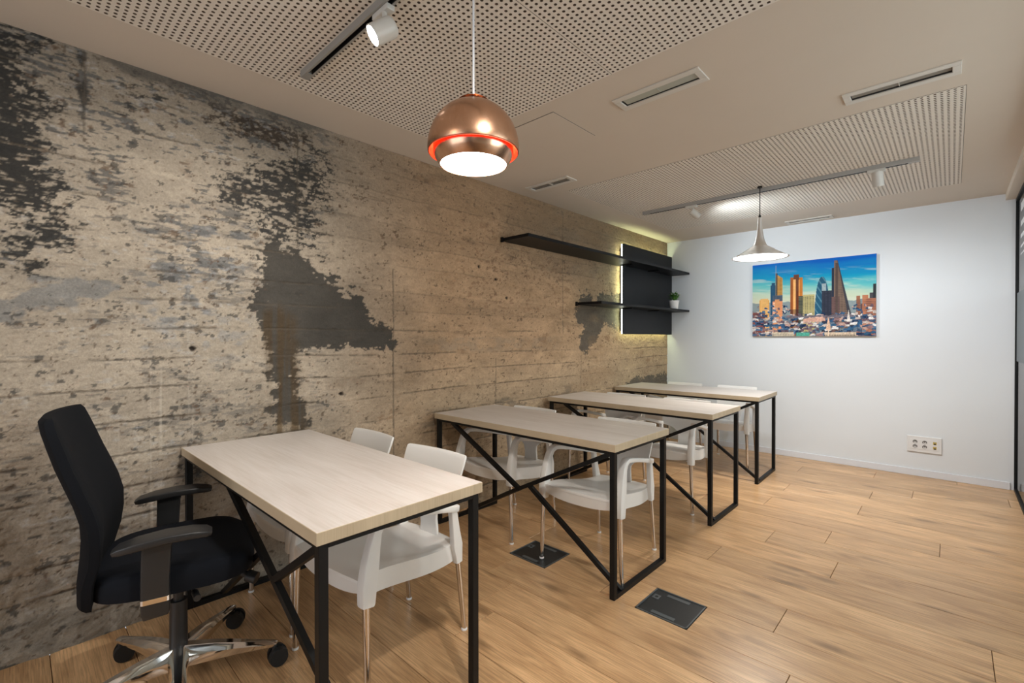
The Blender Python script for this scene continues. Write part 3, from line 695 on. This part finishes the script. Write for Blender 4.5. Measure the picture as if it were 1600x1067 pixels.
# ---------------------------------------------------------------- skyline picture
def picture():
    r = root('canvas_picture', (.998, D, 1.275), label='canvas photo print of a city skyline under a blue sky on the white wall', cat='picture')
    W_, H_ = 1.088, .783; nx, ny = 330, 236
    bm = BM(); box(bm, 0, W_, -.030, -.002, 0, H_); fin('canvas_frame', bm, M_fwhite, r)
    u, v = np.meshgrid(np.linspace(0, 1, nx), np.linspace(0, 1, ny), indexing='ij')
    lc = lambda *c: np.array(lin(*c)[:3])
    def grad(stops):
        out = np.zeros(u.shape+(3,)); vs = [s[0] for s in stops]; vv = v+(fbm(u*3, v*14, 4, 3)-.5)*.14+.03*u
        for k in range(3): out[..., k] = np.interp(vv, vs, [lc(*s[1])[k] for s in stops])
        return out
    img = grad([(0, (150, 150, 140)), (.42, (225, 215, 185)), (.55, (200, 215, 190)), (.68, (110, 195, 195)), (.80, (20, 160, 195)), (1.0, (0, 105, 195))])
    cl = sst(.52, .72, fbm(u*4, v*22+3*u, 5, 8))*.5*(1-sst(.78, .92, v)); img = img*(1-cl[..., None])+lc(215, 222, 205)*cl[..., None]
    n1 = fbm(u*60, v*50, 3, 9)
    def put(mask, c, var=.25):
        nonlocal img
        m_ = np.clip(mask, 0, 1)[..., None]; img = img*(1-m_)+(lc(*c)*(1-var/2+var*n1)[..., None])*m_
    def rect(u0, u1, vt, c, v0=0., **k): put(((u > u0) & (u < u1) & (v < vt) & (v >= v0)).astype(float), c, **k)
    def win(u0, u1, v0, v1, nu, nv, c, duty=.5):
        a = ((u-u0)/(u1-u0)*nu) % 1; b = ((v-v0)/(v1-v0)*nv) % 1
        put(((u > u0) & (u < u1) & (v > v0) & (v < v1) & (a < duty) & (b < duty)).astype(float), c)
    # far haze line
    put((v < .44+.03*vnoise(u*25, u*0, 4)).astype(float)*.8, (120, 140, 150))
    rect(.166, .212, .70, (40, 82, 112)); rect(.175, .205, .735, (45, 90, 120))
    put(((u > .207) & (u < .271) & (v < .86-(u-.207)*1.1)).astype(float), (205, 155, 85)); rect(.207, .225, .86, (70, 62, 58))
    win(.228, .268, .5, .8, 4, 18, (120, 80, 45)); rect(.211, .2135, .97, (190, 190, 180))
    rect(.183, .273, .56, (92, 104, 122)); win(.183, .273, .42, .56, 9, 9, (60, 70, 85))
    rect(.066, .154, .505, (238, 176, 96)); rect(.075, .145, .52, (240, 190, 120)); win(.07, .15, .36, .5, 10, 8, (225, 150, 80), .35)
    rect(.340, .442, .78, (206, 128, 55)); rect(.365, .413, .825, (120, 72, 48)); rect(.338, .365, .79, (180, 105, 50))
    rect(.362, .385, .76, (250, 190, 120)); rect(.396, .410, .60, (120, 60, 30), .18); rect(.345, .352, .75, (140, 80, 40)); rect(.41, .418, .75, (235, 165, 95)); put(((u > .34) & (u < .442) & (v < .36)).astype(float)*.6, (60, 45, 50))
    rect(.410, .446, .535, (70, 75, 70)); win(.41, .446, .2, .53, 4, 16, (130, 125, 95))
    rect(.446, .538, .545, (196, 182, 128)); win(.448, .536, .18, .53, 11, 17, (100, 100, 85), .55)
    gh = (np.abs(u-.600)/.058) < np.sqrt(np.clip(1-((v-.22)/.55)**2.6, 0, 1)); put((gh & (v > .15) & (v < .77)).astype(float), (44, 96, 122))
    sp_ = ((u*22+v*9) % 1 < .25); put((gh & sp_ & (v > .2) & (v < .77)).astype(float)*.7, (105, 150, 165)); put((gh & (u > .598) & (u < .63) & (v > .55) & (v < .68)).astype(float)*.7, (190, 200, 200))
    rect(.596, .678, .585, (54, 58, 72)); win(.596, .678, .2, .58, 3, 26, (64, 68, 84), .5)
    rect(.672, .704, .87, (74, 74, 84)); rect(.676, .69, .87, (50, 58, 74))
    put(((u > .690) & (v < .965) & (u < .718+(.965-v)*.150) & (v > .1)).astype(float), (134, 112, 96)); put(((u > .70) & (u < .715+(.965-v)*.145) & (v < .93) & ((u*120) % 1 < .5) & ((v*46) % 1 < .5)).astype(float), (84, 74, 72))
    put(((u > .715+(.965-v)*.118) & (v < .965) & (u < .718+(.965-v)*.150)).astype(float), (70, 70, 78))
    rect(.672, .735, .50, (118, 92, 88)); win(.672, .735, .2, .5, 7, 14, (80, 62, 66)); rect(.703, .722, .93, (96, 80, 74)); 
    rect(.86, .885, .50, (165, 112, 84)); rect(.90, .945, .505, (190, 128, 96)); rect(.888, .90, .40, (110, 84, 84)); rect(.953, 1.0, .53, (82, 78, 82)); rect(.978, 1.0, .635, (54, 56, 60)); rect(.935, 1.0, .46, (176, 118, 92)); win(.86, 1.0, .2, .46, 16, 12, (92, 68, 70))
    rect(0, .118, .335, (146, 92, 86)); win(0, .118, .2, .33, 10, 5, (84, 56, 60)); rect(.185, .272, .48, (232, 156, 112)); win(.187, .27, .2, .47, 1, 12, (245, 225, 205), .35); rect(.205, .245, .505, (225, 160, 110))
    ou, ov = u, v; u = ou+(fbm(ou*45, ov*40, 3, 61)-.5)*.030; v = ov+(fbm(ou*45+9, ov*40, 3, 62)-.5)*.030
    # low roofs: little coloured blocks in rows, smaller and hazier further up
    rs = np.random.RandomState(5); pal = [(60, 96, 130), (90, 120, 150), (200, 165, 150), (205, 190, 180), (110, 125, 140), (40, 60, 90), (150, 120, 120), (225, 220, 215), (60, 100, 130), (110, 90, 100), (70, 90, 115)]
    for row in range(17):
        vt = .40-row*.024; x = -.02
        while x < 1:
            wd = rs.uniform(.008, .022)*(1+row*.14); top = vt+rs.uniform(-.015, .03)
            if rs.rand() < (.25 if row < 5 else .9): rect(x, x+wd, min(top, .30 if .33 < x < .82 else .42), pal[rs.randint(len(pal))], max(0, top-.03), var=.7)
            x += wd
    rect(.33, .84, .27, (120, 112, 120), .24); rect(.455, .63, .235, (215, 170, 150), .19); rect(.49, .60, .25, (225, 185, 165), .235)
    u, v = ou, ov
    rect(.18, .37, .055, (215, 200, 175)); win(.18, .37, .0, .045, 18, 2, (60, 60, 70), .5); rect(.39, .50, .05, (90, 170, 150)); rect(.62, .86, .05, (215, 195, 170)); win(.62, .86, .0, .04, 20, 1, (70, 60, 60), .5)
    rect(.645, .655, .215, (240, 215, 190)); put(((np.abs(u-.65) < (.25-v)*.12) & (v < .25) & (v > .08)).astype(float), (228, 190, 160)); put(((np.abs(u-.802) < (.33-v)*.10) & (v < .33) & (v > .18)).astype(float), (225, 215, 205))
    img = np.clip(img, 0, 1)**1.08*.92; mot = fbm(u*90, v*80, 3, 40); img = np.where((v < .30)[..., None], img*(.6+.8*mot)[..., None], img)
    V = np.stack([u*W_, np.full(u.shape, -.0305), v*H_], -1).reshape(-1, 3)
    i = np.arange(nx*ny).reshape(nx, ny); Q = np.stack([i[:-1, :-1], i[1:, :-1], i[1:, 1:], i[:-1, 1:]], -1).reshape(-1, 4)
    me = npmesh('print', V, Q); ca = me.color_attributes.new('print', 'FLOAT_COLOR', 'POINT')
    ca.data.foreach_set('color', np.concatenate([np.clip(img, 0, 1), np.ones(u.shape+(1,))], -1).astype(np.float32).ravel())
    m = mat('printed_canvas', (.5, .5, .5, 1), .55, 0, .12); vc = nd(m, 'ShaderNodeVertexColor'); vc.layer_name = 'print'; ln(m, vc, 'Color', bs(m), 'Base Color')
    link('printed_skyline', me, m, r)
picture()

# ---------------------------------------------------------------- wall outlet
r = root('socket_outlet', (2.432, D, .291), label='white multi-socket outlet plate low on the white end wall', cat='outlet')
bm = BM(); box(bm, -.118, .118, -.012, 0, -.072, .072); fin('plate', bm, M_whiteplate, r, bevel=.003)
bm = BM(); box(bm, -.098, .098, -.0145, -.012, -.045, .045); fin('insert', bm, M_whiteplate, r, bevel=.001, seg=1)
for sx in (-.062, .004):
    for sz in (-.021, .021):
        bm = BM(); cyl(bm, (sx, -.0155, sz), (sx, -.0145, sz), .0165, n=24); s_ = fin('socket', bm, M_hole, r)
        bm = BM(); cyl(bm, (sx-.006, -.0165, sz+.002), (sx-.006, -.0155, sz+.002), .0035, n=10); cyl(bm, (sx+.006, -.0165, sz+.002), (sx+.006, -.0155, sz+.002), .0035, n=10); box(bm, sx-.010, sx+.012, -.0165, -.0155, sz-.013, sz-.004); fin('socket_face', bm, M_whiteplate, s_)
for sz in (-.021, .021):
    bm = BM(); box(bm, .060, .084, -.0155, -.0145, sz-.012, sz+.013); p_ = fin('data_port', bm, M_gold, r)
    bm = BM(); box(bm, .066, .078, -.0165, -.0155, sz-.012, sz); fin('port_opening', bm, M_dark, p_)

# ---------------------------------------------------------------- floor boxes
for (x0, x1), lb, flip in zip(boxes_x, ('dark square floor outlet box under a chair leg at the second desk', 'dark square floor outlet box out on the open floor before the second desk'), (1, -1)):
    cx = (x0+x1)/2; hw = (x1-x0)/2; r = root('floor_box', (cx, 2.097, 0), label=lb, cat='floor box', group='floor outlet boxes'); hy = .1155
    bm = BM()
    for q in ((-hw, hw, hy-.006, hy), (-hw, hw, -hy, -hy+.006), (-hw, -hw+.006, -hy, hy), (hw-.006, hw, -hy, hy)): box(bm, *q, -.010, .0015)
    fin('box_rim', bm, M_boxrim, r)
    bm = BM(); box(bm, -hw+.008, hw-.008, -hy+.008, hy-.008, -.010, -.002); fin('box_lid', bm, M_box, r)
    for sx in (-1, 1):
        bm = BM(); box(bm, -.055, .055, sx*(hy-.030)-.011, sx*(hy-.030)+.011, -.002, -.0005); fin('cable_flap', bm, M_boxrim, r)
    bm = BM(); box(bm, -hw+.016, -hw+.048, .02, .06, -.002, -.0003); hd = fin('lid_handle', bm, M_boxrim, r)
    bm = BM(); cyl(bm, (-hw+.032, .04, -.0003), (-hw+.032, .04, .0004), .008, n=14); fin('finger_hole', bm, M_dark, hd)

# ---------------------------------------------------------------- desks
NODES = ((.756, .024, .398), (.832, .024, .436))
def desk(x0, y0, y1, L, rot, lb, var):
    r = root('desk', (x0, y0, 0), rot, label=lb, cat='desk', group='desks in a row')
    W_ = y1-y0; t = .027; e = .010
    bm = BM(); box(bm, 0, L, 0, W_, .714, .75); o = fin('desktop', bm, [M_desk, M_deskedge], r, bevel=.0012, seg=1)
    for p in o.data.polygons: p.material_index = 0 if abs(p.normal.z) > .8 else 1
    for sx, xa in (('l', e), ('r', L-e-t)):
        for ya in (e, W_-e-t):
            bm = BM(); box(bm, xa, xa+t, ya, ya+t, 0, .714); fin('leg', bm, M_black, r, bevel=.0015, seg=1)
        bm = BM(); box(bm, xa, xa+t, e+t, W_-e-t, 0, .022); fin('floor_bar', bm, M_black, r)
        bm = BM(); box(bm, xa, xa+t, e+t, W_-e-t, .698, .714); fin('top_rail', bm, M_black, r)
    for ya in (e, W_-e-t):
        bm = BM(); box(bm, e+t, L-e-t, ya, ya+t, .698, .714); fin('top_rail', bm, M_black, r)
    q = (.022, .022)
    segs = []
    if var == 1:   # braces of the nearest desk
        T = Vector((.585, .03, .703)); Fo = Vector((L-.02, .150, .018))
        at = lambda u: T+(Fo-T)*u
        segs = [(T, Fo), (Vector((.02, .165, .018)), at(.300)), (Vector((L-.025, .03, .703)), at(.405))]
    else:
        Dt = Vector((L-.03, .022, .703)); Bf = Vector((.02, .287, .018)); at = lambda u: Dt+(Bf-Dt)*u
        N1 = Vector(NODES[0]); N2 = Vector(NODES[1])
        segs = [(Dt, N1), (N1, Bf), (Vector((.165, .022, .703)), N1), (N2, Vector((L-.02, .088, .018)))]
    for a, b in segs:
        bm = BM(); bar(bm, a, b, .022); fin('brace', bm, M_black, r)
    return r
desk(.004, .531, 1.125, 1.405, .004, 'pale wooden desk with black steel frame, nearest to the camera', 1)
desk(.056, 1.952, 2.524, 1.396, -.004, 'pale wooden desk with black steel frame, second from the camera', 2)
desk(.062, 3.166, 3.725, 1.397, .000, 'pale wooden desk with black steel frame, third from the camera', 2)
desk(.030, 4.322, 4.933, 1.386, .020, 'pale wooden desk with black steel frame, farthest, below the black panel', 2)

# ---------------------------------------------------------------- white armchairs
def seat_mesh():
    bm = BM(); nu, nv = 20, 18; top = []; bot = []
    for j in range(nv+1):
        t = j/nv; y = -.262+.50*t; hw = .222-.052*t
        zc = .448-.060*sst_(.12, 1, t)-.012*math.sin(PI*t)
        rt = []; rb = []
        for i in range(nu+1):
            u = -1+2*i/nu
            yy = y+(.0 if j else -.004)+.016*(1-u*u)*(-1 if t < .5 else 1)*abs(1-2*t)
            z = zc-.014*math.sin(PI*min(1, t*1.1))*(1-abs(u)**2.5)-(.012*(1-t/.12)**2 if t < .12 else 0)
            if abs(u) > .93: z -= .003
            rt.append(bm.verts.new((u*hw, yy, z)))
            # underside: skirt drops at the edges, deeper near the front middle
            edge = max(abs(u)**6, 0); fr = max(0, 1-t/.10)
            rb.append((u*hw*.985, yy, z))
        top.append(rt)
    drop = .012
    for j in range(nv+1):
        t = j/nv; row = []
        for i in range(nu+1):
            v = top[j][i]; u = -1+2*i/nu
            row.append(bm.verts.new((v.co.x*.985, v.co.y, v.co.z-drop)))
        bot.append(row)
    for j in range(nv):
        for i in range(nu):
            bm.faces.new((top[j][i], top[j][i+1], top[j+1][i+1], top[j+1][i]))
            if 0 < i < nu-1 and 0 < j < nv-1 or True: bm.faces.new((bot[j][i], bot[j+1][i], bot[j+1][i+1], bot[j][i+1]))
    # skirt ring
    ring = [(0, i) for i in range(nu+1)]+[(j, nu) for j in range(1, nv+1)]+[(nv, i) for i in range(nu-1, -1, -1)]+[(j, 0) for j in range(nv-1, 0, -1)]
    for k in range(len(ring)):
        a = ring[k]; b = ring[(k+1) % len(ring)]
        bm.faces.new((top[a[0]][a[1]], bot[a[0]][a[1]], bot[b[0]][b[1]], top[b[0]][b[1]]))
    return bm, top, ring, nu, nv
def sst_(a, b, x):
    t = min(max((x-a)/(b-a), 0), 1); return t*t*(3-2*t)
def make_chair():
    r = root('armchair', (0, 0, 0), cat='chair', group='white plastic armchairs')
    bm, top, ring, nu, nv = seat_mesh()
    # apron around the seat: outer wall hanging down, arched at the front
    outer = []; inner = []; lo = []; li = []
    for (j, i) in ring:
        v = top[j][i].co; t = j/nv; u = -1+2*i/nu
        if j == 0: dep = .060-.030*abs(u)**2.2*0-.0; dep = .070-.022*abs(u)**3
        elif j == nv: dep = .030+.042*abs(u)**6
        else: dep = .072+.003*math.sin(PI*t) if t > .05 else .050+.02*t/.05
        c = Vector((v.x*.93, v.y*.93 if abs(u) < .99 or j in (0, nv) else v.y, v.z))
        outer.append(v.copy()); inner.append(Vector((v.x-(.007 if i == nu else -.007 if i == 0 else 0), v.y+(.007 if j == 0 else -.007 if j == nv else 0), v.z-.010)))
        lo.append(v-Vector((0, -.012 if j == 0 else 0, dep))); li.append(Vector((inner[-1].x, inner[-1].y+(.012 if j == 0 else 0), v.z-dep)))
    n = len(ring)
    A = [[bm.verts.new(p) for p in L_] for L_ in (outer, lo, li, inner)]
    for k in range(n):
        q = (k+1) % n
        for a, b in ((0, 1), (1, 2), (2, 3), (3, 0)): bm.faces.new((A[a][k], A[b][k], A[b][q], A[a][q]))
    o = fin('seat', bm, M_white, r, True)
    for s in (-1, 1):
        bm = BM()
        P = lambda x, y, z, wx, dd: (Vector((s*x, y, z)), wx, dd)
        sweep(bm, [P(.241, -.252, .352, .038, .048), P(.241, -.251, .358, .040, .052), P(.239, -.246, .42, .042, .060), P(.238, -.236, .48, .040, .058), P(.236, -.223, .54, .038, .046),
                   P(.234, -.210, .585, .037, .036), P(.232, -.193, .612, .039, .029), P(.229, -.165, .624, .042, .025), P(.225, -.12, .618, .044, .023), P(.214, -.02, .597, .043, .022), P(.202, .08, .573, .040, .022),
                   P(.193, .16, .553, .037, .024), P(.189, .205, .543, .036, .028), P(.187, .222, .540, .034, .028)])
        fr = fin('arm_frame', bm, M_white, r, True)
        bm = BM(); sweep(bm, [P(.187, .197, .550, .028, .030), P(.187, .205, .50, .028, .034), P(.185, .215, .44, .028, .040), P(.182, .226, .38, .030, .052), P(.180, .232, .34, .032, .040), P(.179, .236, .305, .032, .034)])
        fin('rear_post', bm, M_white, r, True)
        bm = BM(); cyl(bm, (s*.241, -.252, .36), (s*.252, -.255, .008), .0135, .0110, 18); lg = fin('leg', bm, M_chrome, r, True)
        bm = BM(); lathe(bm, [(0, 0), (.0125, 0), (.0135, .003), (.0125, .009), (0, .009)], 16, s*.252, -.255); fin('foot_cap', bm, M_pot, lg)
        bm = BM(); cyl(bm, (s*.180, .236, .32), (s*.187, .268, .008), .0125, .0105, 18); lg = fin('leg', bm, M_chrome, r, True)
        bm = BM(); lathe(bm, [(0, 0), (.0125, 0), (.0135, .003), (.0125, .009), (0, .009)], 16, s*.187, .268); fin('foot_cap', bm, M_pot, lg)
    # backrest with narrow neck running down to the seat
    rows = [(.374, .228, .056), (.392, .235, .056), (.42, .236, .053), (.455, .232, .053), (.485, .229, .058), (.505, .229, .078), (.520, .230, .110), (.532, .231, .160), (.545, .232, .178), (.575, .238, .182), (.62, .249, .187), (.67, .264, .192), (.71, .279, .195), (.735, .289, .195), (.746, .293, .194), (.750, .295, .190)]
    bm = BM(); nu = 16; fr = []; bk = []
    for k, (z, y, hw) in enumerate(rows):
        a = []; b = []
        for i in range(nu+1):
            u = -1+2*i/nu; x = u*hw; cv = .020*(x/.19)**2; th = .016 if 0 < k < len(rows)-1 else .010
            if abs(u) == 1: th *= .7
            a.append(bm.verts.new((x, y-cv-th/2, z))); b.append(bm.verts.new((x, y-cv+th/2, z)))
        fr.append(a); bk.append(b)
    for k in range(len(rows)-1):
        for i in range(nu):
            bm.faces.new((fr[k][i], fr[k][i+1], fr[k+1][i+1], fr[k+1][i])); bm.faces.new((bk[k][i], bk[k+1][i], bk[k+1][i+1], bk[k][i+1]))
        for i in (0, nu): bm.faces.new((fr[k][i], fr[k+1][i], bk[k+1][i], bk[k][i]))
    for k in (0, len(rows)-1):
        for i in range(nu): bm.faces.new((fr[k][i], bk[k][i], bk[k][i+1], fr[k][i+1]))
    fin('backrest', bm, M_white, r, True)
    return r
proto = make_chair()
CH = [  # x, y, rot, label
 (.335, 1.055, .0, 'white plastic armchair behind the nearest desk, on the concrete wall side'),
 (.914, 1.045, .07, 'white plastic armchair behind the nearest desk, on the aisle side'),
 (.400, 2.325, .02, 'white plastic armchair at the second desk, on the concrete wall side'),
 (1.150, 2.325, .035, 'white plastic armchair at the second desk, on the aisle side'),
 (.450, 3.540, .0, 'white plastic armchair at the third desk, on the concrete wall side'),
 (1.015, 3.545, .02, 'white plastic armchair at the third desk, on the aisle side'),
 (.405, 4.940, .0, 'white plastic armchair at the farthest desk, on the concrete wall side'),
 (.965, 4.950, .02, 'white plastic armchair at the farthest desk, on the aisle side')]
for i, (x, y, a, lb) in enumerate(CH):
    o = proto if i == 0 else copy_tree(proto)
    o.location = (x, y, 0); o.rotation_euler = (0, 0, a); o['label'] = lb

# ---------------------------------------------------------------- office chair (local +y = forward)
def office_chair():
    r = root('office_chair', (.545, .409, 0), math.radians(-14), label='black fabric office swivel chair with armrests and polished star base', cat='chair')
    # five-star base
    bm = BM(); lathe(bm, [(0, .062), (.030, .062), (.036, .075), (.036, .105), (.028, .120), (0, .120)], 32); hub = fin('base_hub', bm, M_basealu, r, True)
    for wa in (58, 132, 204, 276, 348):
        a = math.radians(wa+14); d = Vector((math.cos(a), math.sin(a), 0)); s = Vector((-d.y, d.x, 0))
        bm = BM(); st = []
        for rr, z1, z0, wd in ((.020, .134, .066, .032), (.045, .133, .064, .032), (.12, .127, .070, .028), (.20, .115, .076, .023), (.28, .100, .078, .019), (.318, .094, .078, .016), (.330, .090, .080, .012)):
            p = d*rr
            st.append([bm.verts.new(p+s*wd*q+Vector((0, 0, z))) for q, z in ((-.85, z0), (-1, z0+.6*(z1-z0)), (-.45, z1), (.45, z1), (1, z0+.6*(z1-z0)), (.85, z0))])
        for A_, B_ in zip(st, st[1:]):
            for k in range(6): bm.faces.new((A_[k], A_[(k+1) % 6], B_[(k+1) % 6], B_[k]))
        bm.faces.new(st[0]); bm.faces.new(st[-1])
        lg = fin('base_leg', bm, M_basealu, r, True)
        c = d*.320; ca = math.radians(-2+random.choice((-14, 8, 22))); ax = Vector((math.cos(ca), math.sin(ca), 0)); off = Vector((-ax.y, ax.x, 0))*.012
        for q in (-1, 1):
            bm = BM(); m_ = c+off
            cyl(bm, m_+ax*(q*.008)+Vector((0, 0, .035)), m_+ax*(q*.027)+Vector((0, 0, .035)), .035, .032, 30)
            fin('caster_wheel', bm, M_rub, lg, True)
        bm = BM(); cyl(bm, c+Vector((0, 0, .045)), c+Vector((0, 0, .078)), .008, n=12); bar(bm, c+off+ax*-.007+Vector((0, 0, .045)), c+off+ax*.007+Vector((0, 0, .045)), .04, .028); fin('caster_fork', bm, M_arm, lg)
    bm = BM(); cyl(bm, (0, 0, .110), (0, 0, .30), .029, .027, 28); cyl(bm, (0, 0, .30), (0, 0, .42), .016, n=20); fin('gas_column', bm, M_arm, r, True)
    bm = BM(); box(bm, -.085, .085, -.13, .12, .385, .425); bmesh.ops.create_cube(bm, size=.05, matrix=Matrix.Translation((.0, .15, .40))); fin('tilt_mechanism', bm, M_arm, r, bevel=.008)
    bm = BM(); cyl(bm, (.06, .03, .40), (.22, .06, .395), .006, n=10); fin('lever', bm, M_arm, r, True)
    bm = BM(); cyl(bm, (.19, .055, .396), (.235, .063, .394), .011, n=12); fin('lever_grip', bm, M_arm, r, True)
    bm = BM(); cyl(bm, (0, .16, .385), (.03, .22, .340), .012, n=12); fin('tension_rod', bm, M_arm, r, True); bm = BM(); cyl(bm, (.03, .22, .34), (.05, .25, .33), .022, n=16); fin('tension_knob', bm, M_arm, r, True)
    # seat cushion: rounded superellipse stack with waterfall front
    bm = BM(); n = 44; rings = []
    for z, sc, zs in ((.422, .92, 0), (.428, .98, 0), (.455, 1.0, .2), (.478, 1.0, .5), (.495, .975, .85), (.504, .92, 1), (.507, .75, 1), (.506, .45, 1), (.505, .15, 1)):
        rg = []
        for i in range(n):
            a = 2*PI*i/n; ca, sa = math.cos(a), math.sin(a); e = 2/4.2
            x = .242*sc*math.copysign(abs(ca)**e, ca); y = .004+.236*sc*math.copysign(abs(sa)**e, sa)
            f = max(0, (y-.12)/.135); dz = -.030*f*f*zs+.010*(abs(x)/.242)**3*zs*(1-f)
            if zs == 0: dz = .004*f
            rg.append(bm.verts.new((x*(1-.10*max(0, -y)/.2), y, z+dz)))
        rings.append(rg)
    for A_, B_ in zip(rings, rings[1:]):
        for i in range(n): bm.faces.new((A_[i], A_[(i+1) % n], B_[(i+1) % n], B_[i]))
    bm.faces.new(rings[0][::-1]); bm.faces.new(rings[-1])
    fin('seat', bm, M_seatfab, r, True)
    # backrest: curved tall shell
    prof = [(.402, -.246), (.42, -.250), (.49, -.245), (.56, -.238), (.62, -.232), (.68, -.234), (.74, -.249), (.80, -.270), (.86, -.292), (.92, -.311), (.97, -.327), (1.004, -.337), (1.018, -.340)]
    bm = BM(); nu = 18; fr = []; bk = []
    for k, (z, y) in enumerate(prof):
        t = k/(len(prof)-1); hw = (.165, .185, .205, .218, .232, .240, .242, .240, .234, .226, .218, .205, .185)[k]
        th = .052*math.sin(PI*min(1, max(0, .10+.80*t)))**.5; th = max(th, .018)
        if k in (0, len(prof)-1): th = .014
        A_ = []; B_ = []
        for i in range(nu+1):
            u = -1+2*i/nu; uu = math.copysign(1-(1-abs(u))**1.35, u); x = uu*hw; cv = .030*abs(uu)**2.2*(1 if z > .5 else .6); e = (1-abs(uu)**6)
            tt = th*(.35+.65*e)
            A_.append(bm.verts.new((x, y+cv+tt/2+.012, z))); B_.append(bm.verts.new((x, y+cv-tt/2+.004, z)))
        fr.append(A_); bk.append(B_)
    for k in range(len(prof)-1):
        for i in range(nu):
            bm.faces.new((fr[k][i], fr[k][i+1], fr[k+1][i+1], fr[k+1][i])); bm.faces.new((bk[k][i], bk[k+1][i], bk[k+1][i+1], bk[k][i+1]))
        for i in (0, nu): bm.faces.new((fr[k][i], fr[k+1][i], bk[k+1][i], bk[k][i]))
    for k in (0, len(prof)-1):
        for i in range(nu): bm.faces.new((fr[k][i], bk[k][i], bk[k][i+1], fr[k][i+1]))
    fin('backrest', bm, M_fab, r, True)
    bm = BM(); sweep(bm, [(Vector((0, -.10, .405)), .07, .03), (Vector((0, -.185, .405)), .07, .028), (Vector((0, -.245, .43)), .07, .024), (Vector((0, -.250, .50)), .06, .02)]); fin('back_bracket', bm, M_arm, r, True)
    for s in (-1, 1):
        bm = BM(); pad = []
        for y, wd, z, th in ((-.150, .020, .612, .012), (-.135, .032, .618, .020), (-.09, .040, .626, .024), (-.02, .042, .633, .024), (.05, .041, .632, .022), (.09, .036, .627, .018), (.104, .024, .623, .012)):
            pad.append((Vector((s*.262, y, z-.004)), wd*2, th))
        sweep(bm, pad, 4); fin('armrest_pad', bm, M_arm, r, True)
        bm = BM(); sweep(bm, [(Vector((s*.258, -.045, .385)), .030, .066), (Vector((s*.260, -.046, .40)), .036, .074), (Vector((s*.262, -.046, .50)), .036, .074), (Vector((s*.262, -.042, .60)), .034, .078), (Vector((s*.262, -.04, .622)), .036, .085)]); ps = fin('armrest_post', bm, M_arm, r, True)
        bm = BM(); sweep(bm, [(Vector((s*.262, -.046, .432)), .038, .076), (Vector((s*.262, -.046, .447)), .038, .076)]); fin('chrome_band', bm, M_basealu, ps)
        bm = BM(); bar(bm, (s*.08, -.045, .410), (s*.262, -.045, .400), .05, .016); fin('armrest_bracket', bm, M_arm, r)
office_chair()
